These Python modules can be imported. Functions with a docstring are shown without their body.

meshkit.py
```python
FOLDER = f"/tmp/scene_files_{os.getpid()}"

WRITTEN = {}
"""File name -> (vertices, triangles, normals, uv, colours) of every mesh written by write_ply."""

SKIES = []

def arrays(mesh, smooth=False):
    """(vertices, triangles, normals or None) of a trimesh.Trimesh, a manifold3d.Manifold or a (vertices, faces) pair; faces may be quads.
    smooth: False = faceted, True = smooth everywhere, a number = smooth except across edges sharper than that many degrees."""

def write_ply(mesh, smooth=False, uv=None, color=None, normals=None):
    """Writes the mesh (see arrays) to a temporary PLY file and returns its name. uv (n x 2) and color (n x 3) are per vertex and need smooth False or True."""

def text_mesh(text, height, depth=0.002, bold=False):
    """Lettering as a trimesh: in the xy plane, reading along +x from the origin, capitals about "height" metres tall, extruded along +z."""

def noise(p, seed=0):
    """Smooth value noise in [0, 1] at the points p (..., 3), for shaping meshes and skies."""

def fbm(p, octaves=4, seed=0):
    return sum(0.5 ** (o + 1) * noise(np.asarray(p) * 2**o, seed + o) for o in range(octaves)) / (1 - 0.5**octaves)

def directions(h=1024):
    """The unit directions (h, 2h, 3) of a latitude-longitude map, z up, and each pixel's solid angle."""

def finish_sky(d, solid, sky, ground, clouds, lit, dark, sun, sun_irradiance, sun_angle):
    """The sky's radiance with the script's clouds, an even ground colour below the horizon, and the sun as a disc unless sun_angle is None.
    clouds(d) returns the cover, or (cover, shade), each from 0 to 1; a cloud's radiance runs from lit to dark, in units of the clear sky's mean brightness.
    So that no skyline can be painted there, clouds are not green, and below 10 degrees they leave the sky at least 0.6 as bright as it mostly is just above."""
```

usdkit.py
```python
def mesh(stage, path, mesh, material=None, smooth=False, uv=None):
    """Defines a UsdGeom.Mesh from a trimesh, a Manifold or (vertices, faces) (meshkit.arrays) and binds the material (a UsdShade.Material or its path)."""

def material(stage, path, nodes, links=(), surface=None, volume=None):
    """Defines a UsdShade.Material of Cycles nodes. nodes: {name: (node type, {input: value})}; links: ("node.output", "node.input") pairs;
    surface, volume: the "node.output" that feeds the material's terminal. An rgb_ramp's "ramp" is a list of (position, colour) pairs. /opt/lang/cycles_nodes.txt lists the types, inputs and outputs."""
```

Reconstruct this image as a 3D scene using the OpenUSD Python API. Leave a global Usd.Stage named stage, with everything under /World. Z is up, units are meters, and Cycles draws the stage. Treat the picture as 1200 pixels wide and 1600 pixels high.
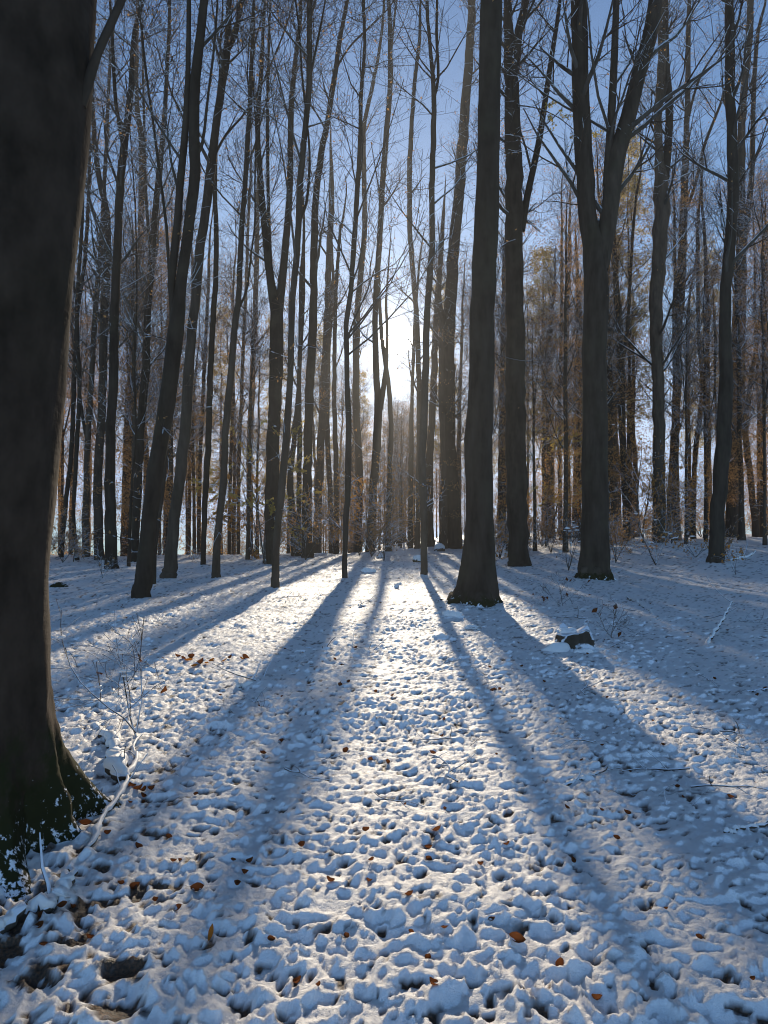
import math
import numpy as np
import trimesh
import usdkit, meshkit
from pxr import Usd, UsdGeom, UsdLux, UsdShade, Gf, Sdf, Vt
from scipy.spatial import cKDTree

stage = Usd.Stage.CreateInMemory()
UsdGeom.SetStageUpAxis(stage, UsdGeom.Tokens.z)
UsdGeom.SetStageMetersPerUnit(stage, 1.0)
world = UsdGeom.Xform.Define(stage, '/World')
stage.SetDefaultPrim(world.GetPrim())
UsdGeom.Scope.Define(stage, '/World/Looks')

# ------------------------------------------------------------------ camera, sky, sun
EYE = np.array([0.0, 0.0, 1.5])
PITCH = math.radians(1.2)
FPX = 1203.0                       # focal length in pixels of the 1200 x 1600 photograph
EXPOSURE = 0.15
SUN_EL, SUN_AZ = math.radians(14.0), math.radians(0.95)
SUN_INT, SKY_STR = 1.25, 0.112

cam = UsdGeom.Camera.Define(stage, '/World/camera')
cam.CreateHorizontalApertureAttr(24.0)
cam.CreateVerticalApertureAttr(32.0)
cam.CreateFocalLengthAttr(24.0 * FPX / 1200)
cam.CreateClippingRangeAttr(Gf.Vec2f(0.05, 20000))
cam.CreateExposureAttr(EXPOSURE)
Fw = np.array([0, math.cos(PITCH), math.sin(PITCH)])
Up = np.array([0, -math.sin(PITCH), math.cos(PITCH)])
Rt = np.array([1.0, 0, 0])
M = np.eye(4)
M[0, :3], M[1, :3], M[2, :3], M[3, :3] = Rt, Up, -Fw, EYE
cam.AddTransformOp().Set(Gf.Matrix4d(*M.ravel().tolist()))

SUN = np.array([math.sin(SUN_AZ) * math.cos(SUN_EL), math.cos(SUN_AZ) * math.cos(SUN_EL), math.sin(SUN_EL)])
sunlight = UsdLux.DistantLight.Define(stage, '/World/sunlight')
sunlight.CreateIntensityAttr(SUN_INT)
sunlight.CreateAngleAttr(0.5)
sunlight.CreateNormalizeAttr(True)
sunlight.CreateColorAttr(Gf.Vec3f(1.0, 0.86, 0.66))
zz = SUN
xx = np.cross([0, 0, 1.0], zz); xx /= np.linalg.norm(xx)
yy = np.cross(zz, xx)
M = np.eye(4); M[0, :3], M[1, :3], M[2, :3] = xx, yy, zz
sunlight.AddTransformOp().Set(Gf.Matrix4d(*M.ravel().tolist()))

# the sky: clear air, with the bright sun and the soft aureole round it
skymat = usdkit.material(stage, '/World/Looks/winter_sky', {
    'tc': ('texture_coordinate', {}),
    'nrm': ('vector_math', {'math_type': 'normalize'}),
    'sky': ('sky_texture', {'sky_type': 'single_scattering', 'sun_disc': False, 'sun_elevation': SUN_EL, 'sun_rotation': SUN_AZ,
                            'altitude': 300.0, 'air_density': 1.0, 'aerosol_density': 0.1, 'ozone_density': 4.0}),
    'soft': ('vector_math', {'math_type': 'minimum', 'vector2': (2.6, 4.2, 7.0)}),
    'dot': ('vector_math', {'math_type': 'dot_product', 'vector2': tuple(SUN)}),
    'acos': ('math', {'math_type': 'arccosine'}),
    'e1': ('math', {'math_type': 'multiply', 'value2': -1 / math.radians(1.5)}),
    'x1': ('math', {'math_type': 'exponent'}),
    'e2': ('math', {'math_type': 'multiply', 'value2': -1 / math.radians(7.0)}),
    'x2': ('math', {'math_type': 'exponent'}),
    'm1': ('math', {'math_type': 'multiply', 'value2': 9.0}),
    'm2': ('math', {'math_type': 'multiply_add', 'value2': 0.3}),
    'disc': ('map_range', {'range_type': 'smoothstep', 'from_min': math.radians(1.35), 'from_max': math.radians(0.9), 'to_min': 0.0, 'to_max': 150.0, 'clamp': True}),
    'tot': ('math', {'math_type': 'add'}),
    'tint': ('vector_math', {'math_type': 'scale', 'vector1': (1.0, 0.88, 0.74)}),
    'sum': ('vector_math', {'math_type': 'add'}),
    'bg': ('background_shader', {'strength': SKY_STR}),
}, [('tc.generated', 'nrm.vector1'), ('nrm.vector', 'dot.vector1'), ('dot.value', 'acos.value1'), ('acos.value', 'e1.value1'), ('e1.value', 'x1.value1'),
    ('acos.value', 'e2.value1'), ('e2.value', 'x2.value1'), ('x1.value', 'm1.value1'), ('x2.value', 'm2.value1'), ('m1.value', 'm2.value3'),
    ('acos.value', 'disc.value'), ('m2.value', 'tot.value1'), ('disc.result', 'tot.value2'), ('tot.value', 'tint.scale'),
    ('sky.color', 'soft.vector1'), ('soft.vector', 'sum.vector1'), ('tint.vector', 'sum.vector2'), ('sum.vector', 'bg.color')], surface='bg.background')
dome = UsdLux.DomeLight.Define(stage, '/World/sky')
UsdShade.MaterialBindingAPI.Apply(dome.GetPrim()).Bind(skymat)
dome.GetPrim().SetCustomDataByKey('kind', 'structure')

# ------------------------------------------------------------------ helpers
used = {}


def numbered(parent, name):
    k = used.get((parent, name), -1) + 1
    used[(parent, name)] = k
    return f'{parent}/{name}' + (f'_{k:03d}' if k else '')


def tag(p, label=None, cat=None, group=None, kind=None):
    for k, v in (('label', label), ('category', cat), ('group', group), ('kind', kind)):
        if v:
            p.SetCustomDataByKey(k, v)
    return p


def thing(name, label, cat, loc=(0, 0, 0), rz=0.0, sc=1.0, group=None, ref=None):
    x = UsdGeom.Xform.Define(stage, numbered('/World', name))
    x.AddTranslateOp().Set(Gf.Vec3d(*map(float, loc)))
    if rz:
        x.AddRotateZOp().Set(math.degrees(rz))
    if np.ndim(sc) or sc != 1.0:
        x.AddScaleOp().Set(Gf.Vec3f(*(np.ones(3) * sc).tolist()))
    p = x.GetPrim()
    if ref:
        p.GetReferences().AddInternalReference(Sdf.Path(ref))
        p.SetInstanceable(True)
    return tag(p, label, cat, group)


def part(parent, name, mesh, mat, smooth=True, label=None, kind=None):
    base = parent if isinstance(parent, str) else str(parent.GetPath())
    m = usdkit.mesh(stage, numbered(base, name), mesh, MAT[mat], smooth=smooth)
    return tag(m.GetPrim(), label, None, None, kind)


def single(name, mesh, mat, label, cat, loc=(0, 0, 0), smooth=True, group=None, kind=None):
    m = usdkit.mesh(stage, numbered('/World', name), mesh, MAT[mat], smooth=smooth)
    m.AddTranslateOp().Set(Gf.Vec3d(*map(float, loc)))
    return tag(m.GetPrim(), label, cat, group, kind)


def sstep(a, b, x):
    t = np.clip((np.asarray(x, float) - a) / (b - a), 0, 1)
    return t * t * (3 - 2 * t)


def joined(parts):
    vs, fs, n = [], [], 0
    for v, f in parts:
        vs.append(v); fs.append(f + n); n += len(v)
    return (np.vstack(vs), np.vstack(fs)) if vs else (np.zeros((0, 3)), np.zeros((0, 3), int))


def tubes(P, R, sides=3, cap=False, ref=(0.31, 0.23, 0.92), lobes=None):
    """N polylines of K points as tubes, one vertex/face pair."""
    P, R = np.asarray(P, float), np.asarray(R, float)
    N, K = R.shape
    T = np.gradient(P, axis=1)
    T /= np.linalg.norm(T, axis=2, keepdims=True) + 1e-9
    a = np.cross(T, np.asarray(ref, float)); a /= np.linalg.norm(a, axis=2, keepdims=True) + 1e-9
    b = np.cross(T, a)
    th = np.arange(sides) * 2 * np.pi / sides
    rad = R[:, :, None] * np.ones(sides)
    if lobes is not None:
        rad = rad * lobes
    V = P[:, :, None, :] + rad[..., None] * (np.cos(th)[None, None, :, None] * a[:, :, None, :] + np.sin(th)[None, None, :, None] * b[:, :, None, :])
    base = (np.arange(N) * K * sides)[:, None, None] + (np.arange(K - 1) * sides)[None, :, None]
    i = np.arange(sides)[None, None, :]; j = (np.arange(sides) + 1) % sides
    q = np.stack([base + i, base + j[None, None, :], base + sides + j[None, None, :], base + sides + i], -1).reshape(-1, 4)
    F = np.vstack([q[:, [0, 2, 1]], q[:, [0, 3, 2]]])
    V = V.reshape(-1, 3)
    if cap:
        extra, faces = [], []
        for n in range(N):
            for k, flip in ((0, False), (K - 1, True)):
                c = len(V) + len(extra); extra.append(P[n, k])
                s = n * K * sides + k * sides
                for m in range(sides):
                    tri = [c, s + m, s + (m + 1) % sides]
                    faces.append(tri[::-1] if flip else tri)
        V, F = np.vstack([V, extra]), np.vstack([F, faces])
    return V, F


def along(P, R, idx, t):
    """points, tangents, radii at fraction t of polylines idx."""
    K = P.shape[1]
    s = t * (K - 1); k = np.clip(s.astype(int), 0, K - 2); w = (s - k)[:, None]
    a, b = P[idx, k], P[idx, k + 1]
    d = b - a
    return a * (1 - w) + b * w, d / (np.linalg.norm(d, axis=1, keepdims=True) + 1e-9), R[idx, k] * (1 - w[:, 0]) + R[idx, k + 1] * w[:, 0]


def grow(P, R, n, t, length, angle, rng, K=4, up=0.25, rfac=0.5, rmax=1.0, tip=0.25, wob=0.12):
    """n children on each polyline. t (lo, hi), length (lo, hi) or function of (idx, t), angle (lo, hi) degrees off the parent."""
    N = len(P)
    idx = np.repeat(np.arange(N), n)
    tt = rng.uniform(t[0], t[1], len(idx))
    p, d, r = along(P, R, idx, tt)
    L = length(idx, tt) if callable(length) else rng.uniform(length[0], length[1], len(idx))
    az = rng.uniform(0, 2 * np.pi, len(idx))
    a = np.cross(d, [0.31, 0.23, 0.92]); a /= np.linalg.norm(a, axis=1, keepdims=True) + 1e-9
    b = np.cross(d, a)
    an = np.radians(rng.uniform(angle[0], angle[1], len(idx)))
    dirn = d * np.cos(an)[:, None] + np.sin(an)[:, None] * (np.cos(az)[:, None] * a + np.sin(az)[:, None] * b)
    pts = [p]; cur = dirn
    for k in range(K - 1):
        cur = cur + np.array([0, 0, up / (K - 1)]) + rng.normal(0, wob, cur.shape)
        cur = cur / np.linalg.norm(cur, axis=1, keepdims=True)
        pts.append(pts[-1] + cur * (L / (K - 1))[:, None])
    r0 = np.minimum(r * rfac, rmax)
    prof = np.linspace(1, tip, K)
    return np.stack(pts, 1), r0[:, None] * prof[None, :]


def leaves_at(P, n, size, rng, spread=0.06, t=(0.3, 1.0)):
    """n folded leaves along each polyline: (v, f)"""
    N = len(P)
    if N == 0 or n == 0:
        return np.zeros((0, 3)), np.zeros((0, 3), int)
    idx = rng.integers(0, N, n)
    p, d, _ = along(P, np.ones(P.shape[:2]), idx, rng.uniform(t[0], t[1], n))
    p = p + rng.normal(0, spread, p.shape)
    return leaf_quads(p, rng, size)


def leaf_quads(p, rng, size, flat=0.0):
    n = len(p)
    ax = rng.normal(0, 1, (n, 3)); ax[:, 2] *= (1 - flat); ax /= np.linalg.norm(ax, axis=1, keepdims=True)
    u2 = rng.normal(0, 1, (n, 3)); u2[:, 2] *= (1 - flat)
    sd = np.cross(ax, u2); sd = np.cross(sd, ax); sd /= np.linalg.norm(sd, axis=1, keepdims=True) + 1e-9
    nr = np.cross(ax, sd)
    L = rng.uniform(size[0], size[1], n)[:, None]; W = L * 0.31
    a, c = p - ax * L * 0.5, p + ax * L * 0.5
    b, d = p + sd * W + nr * W * 0.5, p - sd * W + nr * W * 0.5
    V = np.stack([a, b, c, d], 1).reshape(-1, 3)
    o = np.arange(n)[:, None] * 4
    F = np.vstack([o + [0, 1, 2], o + [0, 2, 3]])
    return V, F


# ------------------------------------------------------------------ materials
MAT = {}


def looks(name, *a, **k):
    MAT[name] = usdkit.material(stage, '/World/Looks/' + name, *a, **k)


def bark(name, dark, light, scale=6.0, snow=0.0, moss=None, fleck=9.0, stretch=0.22, flecks=0.0):
    nodes = {
        'geo': ('geometry', {}), 'oi': ('object_info', {}),
        'map': ('mapping', {'scale': (1, 1, stretch)}),
        'n1': ('noise_texture', {'scale': scale, 'detail': 6.0, 'roughness': 0.6}),
        'map2': ('mapping', {'scale': (1.0, 1.0, 5.0)}),
        'n2': ('noise_texture', {'scale': scale * 0.8, 'detail': 4.0}),
        'r1': ('rgb_ramp', {'ramp': [(0.25, dark), (0.75, light)]}),
        'hsv': ('hsv', {}),
        'val': ('map_range', {'from_min': 0.0, 'from_max': 1.0, 'to_min': 0.6, 'to_max': 1.45}),
        'mixb': ('math', {'math_type': 'multiply_add', 'value2': 0.6}),
        'bump': ('bump', {'strength': 0.55, 'distance': 0.02}),
        'p': ('principled_bsdf', {'roughness': 0.95, 'specular_ior_level': 0.08}),
    }
    links = [('geo.position', 'map.vector'), ('map.vector', 'n1.vector'), ('geo.position', 'map2.vector'), ('map2.vector', 'n2.vector'),
             ('n1.fac', 'r1.fac'), ('r1.color', 'hsv.color'), ('oi.random', 'val.value'), ('val.result', 'hsv.value'),
             ('n2.fac', 'mixb.value1'), ('n1.fac', 'mixb.value3'), ('mixb.value', 'bump.height'), ('bump.normal', 'p.normal')]
    nodes.update({'vn': ('noise_texture', {'scale': 1.4, 'detail': 3.0, 'roughness': 0.6}), 'vr': ('rgb_ramp', {'ramp': [(0.48, (0, 0, 0)), (0.72, (0.55, 0.55, 0.55))]}),
                  'vm': ('mix', {'color2': tuple(c * 0.8 for c in (light[0], light[1] * 1.12, light[2] * 0.95))}), 'vo': ('vector_math', {'math_type': 'add'})})
    links += [('geo.position', 'vo.vector1'), ('oi.location', 'vo.vector2'), ('vo.vector', 'vn.vector'), ('vn.fac', 'vr.fac'), ('vr.color', 'vm.fac'), ('hsv.color', 'vm.color1')]
    last = 'vm.color'
    if moss:                       # green moss on the foot of the stem
        nodes.update({'sx': ('separate_xyz', {}), 'mn': ('noise_texture', {'scale': 7.0, 'detail': 5.0, 'roughness': 0.65}),
                      'mh': ('map_range', {'from_min': moss, 'from_max': 0.0, 'to_min': -0.25, 'to_max': 0.35}),
                      'ms': ('math', {'math_type': 'add'}), 'mr': ('rgb_ramp', {'ramp': [(0.42, (0, 0, 0)), (0.6, (1, 1, 1))]}),
                      'mc': ('mix', {'color2': (0.028, 0.027, 0.010)})})
        links += [('geo.position', 'sx.vector'), ('sx.z', 'mh.value'), ('geo.position', 'mn.vector'), ('mn.fac', 'ms.value1'), ('mh.result', 'ms.value2'),
                  ('ms.value', 'mr.fac'), ('mr.color', 'mc.fac'), (last, 'mc.color1')]
        last = 'mc.color'
    if snow:                       # snow that has caught on upward faces
        nodes.update({'sn': ('separate_xyz', {}), 'nn': ('noise_texture', {'scale': fleck, 'detail': 3.0}), 'sa': ('math', {'math_type': 'multiply_add', 'value2': 0.9}),
                      'sr': ('rgb_ramp', {'ramp': [(1.0 - snow, (0, 0, 0)), (min(1.0, 1.12 - snow), (1, 1, 1))]}), 'scm': ('mix', {'color2': (0.8, 0.82, 0.86)})})
        links += [('geo.normal', 'sn.vector'), ('geo.position', 'nn.vector'), ('nn.fac', 'sa.value1'), ('sn.z', 'sa.value3'), ('sa.value', 'sr.fac'),
                  ('sr.color', 'scm.fac'), (last, 'scm.color1')]
        last = 'scm.color'
    if flecks:                     # crumbs of snow caught in the moss of the roots
        nodes.update({'fz': ('separate_xyz', {}), 'fh': ('map_range', {'from_min': 0.75, 'from_max': 0.05, 'to_min': -0.3, 'to_max': 0.06}), 'fnz': ('separate_xyz', {}),
                      'fn': ('noise_texture', {'scale': fleck, 'detail': 4.0, 'roughness': 0.65}), 'fa': ('math', {'math_type': 'add'}), 'fb': ('math', {'math_type': 'multiply_add', 'value2': 0.10}),
                      'fr': ('rgb_ramp', {'ramp': [(flecks, (0, 0, 0)), (flecks + 0.05, (1, 1, 1))]}), 'fm': ('mix', {'color2': (0.8, 0.81, 0.84)})})
        links += [('geo.position', 'fz.vector'), ('fz.z', 'fh.value'), ('geo.position', 'fn.vector'), ('fn.fac', 'fa.value1'), ('fh.result', 'fa.value2'), ('geo.normal', 'fnz.vector'),
                  ('fnz.z', 'fb.value1'), ('fa.value', 'fb.value3'), ('fb.value', 'fr.fac'), ('fr.color', 'fm.fac'), (last, 'fm.color1')]
        last = 'fm.color'
    looks(name, nodes, links + [(last, 'p.base_color')], surface='p.BSDF')


bark('beech_bark', (0.036, 0.025, 0.017), (0.10, 0.071, 0.050), 5.0)
bark('mossy_bark', (0.036, 0.025, 0.017), (0.10, 0.071, 0.050), 5.0, moss=0.38, flecks=0.66)
bark('twig_bark', (0.05, 0.034, 0.024), (0.15, 0.10, 0.07), 8.0, snow=0.30)
bark('branch_bark', (0.05, 0.04, 0.032), (0.12, 0.095, 0.075), 6.0, snow=0.2)
bark('dead_wood', (0.035, 0.027, 0.02), (0.11, 0.085, 0.065), 9.0, snow=0.3)


def leaf_mat(name, cols, trans=0.45):
    looks(name, {
        'oi': ('geometry', {}), 'wn': ('white_noise_texture', {'dimensions': '1D'}),
        'r': ('rgb_ramp', {'ramp': cols}),
        'd': ('diffuse_bsdf', {}), 't': ('translucent_bsdf', {}), 'm': ('mix_closure', {'fac': trans})},
        [('oi.random_per_island', 'wn.w'), ('wn.value', 'r.fac'), ('r.color', 'd.color'), ('r.color', 't.color'), ('d.BSDF', 'm.closure1'), ('t.BSDF', 'm.closure2')], surface='m.closure')


leaf_mat('tan_leaves', [(0, (0.34, 0.15, 0.05)), (0.5, (0.50, 0.27, 0.10)), (0.85, (0.55, 0.36, 0.18)), (1, (0.72, 0.70, 0.66))], 0.55)
leaf_mat('orange_leaves', [(0, (0.38, 0.15, 0.03)), (0.5, (0.58, 0.28, 0.06)), (1, (0.65, 0.42, 0.12))], 0.6)
leaf_mat('yellow_leaves', [(0, (0.42, 0.33, 0.06)), (0.6, (0.60, 0.44, 0.10)), (1, (0.68, 0.62, 0.45))], 0.6)
leaf_mat('needles', [(0, (0.34, 0.26, 0.08)), (0.5, (0.52, 0.39, 0.14)), (0.85, (0.55, 0.46, 0.22)), (1, (0.7, 0.7, 0.68))], 0.6)
leaf_mat('fallen_leaf_brown', [(0, (0.10, 0.035, 0.015)), (1, (0.24, 0.085, 0.03))], 0.35)
leaf_mat('fallen_leaf_orange', [(0, (0.45, 0.17, 0.03)), (1, (0.5, 0.2, 0.04))], 0.4)

looks('snow_cover', {
    'geo': ('geometry', {}),
    'n1': ('noise_texture', {'scale': 160.0, 'detail': 4.0, 'roughness': 0.7}),
    'n2': ('noise_texture', {'scale': 34.0, 'detail': 3.0, 'roughness': 0.6}),
    'h': ('math', {'math_type': 'multiply_add', 'value2': 0.5}),
    'bump': ('bump', {'strength': 1.0, 'distance': 0.014}),
    'bare': ('attribute', {'attribute': 'bare'}),
    'nb': ('noise_texture', {'scale': 90.0, 'detail': 3.0}),
    'lit': ('rgb_ramp', {'ramp': [(0.3, (0.03, 0.019, 0.012)), (0.5, (0.085, 0.048, 0.026)), (0.7, (0.17, 0.075, 0.032))]}),
    'mixc': ('mix', {'color1': (0.87, 0.84, 0.81)}),
    'p': ('principled_bsdf', {'roughness': 0.6, 'specular_ior_level': 0.3, 'subsurface_method': 'burley', 'subsurface_weight': 0.65, 'subsurface_scale': 0.022, 'subsurface_radius': (1.0, 0.9, 0.8)}),
}, [('geo.position', 'n1.vector'), ('geo.position', 'n2.vector'), ('n1.fac', 'h.value1'), ('n2.fac', 'h.value3'), ('h.value', 'bump.height'), ('bump.normal', 'p.normal'),
    ('geo.position', 'nb.vector'), ('nb.fac', 'lit.fac'), ('lit.color', 'mixc.color2'), ('bare.fac', 'mixc.fac'), ('mixc.color', 'p.base_color')], surface='p.BSDF')

looks('snow', {
    'geo': ('geometry', {}),
    'n1': ('noise_texture', {'scale': 120.0, 'detail': 4.0, 'roughness': 0.7}),
    'bump': ('bump', {'strength': 0.5, 'distance': 0.006}),
    'p': ('principled_bsdf', {'base_color': (0.87, 0.84, 0.81), 'roughness': 0.6, 'specular_ior_level': 0.3})},
    [('geo.position', 'n1.vector'), ('n1.fac', 'bump.height'), ('bump.normal', 'p.normal')], surface='p.BSDF')


# ------------------------------------------------------------------ terrain
def terrain(x, y):
    x, y = np.asarray(x, float), np.asarray(y, float)
    left = sstep(3, -12, x)
    over = np.maximum(y - 38, 0)
    z = -left * 0.09 * over * sstep(0, 14, over)
    z = z - 0.10 * np.maximum(np.hypot(x, y) - 105, 0)          # the hill falls away all round beyond the wood
    z = np.maximum(z, -24 + 0 * z)
    z = z + 0.75 * sstep(18, 48, y) * sstep(3, 16, x)
    p = np.stack([x * 0.22, y * 0.22, 0 * x], -1)
    z = z + (0.16 + 0.35 * sstep(22, 45, y)) * (meshkit.fbm(p, 3, 5) - 0.5) * sstep(2, 12, np.hypot(x, y))
    return z


def ray(u, v):
    d = Fw + (u - 600) / FPX * Rt - (v - 800) / FPX * Up
    return d


def ground_at(u, v):
    """Where the ray through a pixel of the photograph meets the ground."""
    d = ray(u, v)
    t = np.geomspace(1.0, 3000.0, 700)
    p = EYE + d * t[:, None]
    hit = p[:, 2] <= terrain(p[:, 0], p[:, 1])
    k = int(np.argmax(hit))
    if not hit.any() or p[k, 1] > 85:        # foot hidden behind the rise: about 80 m off
        q = at_depth(u, v, 80.0 + (u * 7 % 11))
        return np.array([q[0], q[1], float(terrain(q[0], q[1]))])
    k = max(k, 1)
    t = np.linspace(t[k - 1], t[k], 60)
    p = EYE + d * t[:, None]
    p = p[int(np.argmax(p[:, 2] <= terrain(p[:, 0], p[:, 1])))]
    return p


def at_depth(u, v, y):
    d = ray(u, v)
    return EYE + d * (y / d[1])


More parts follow.
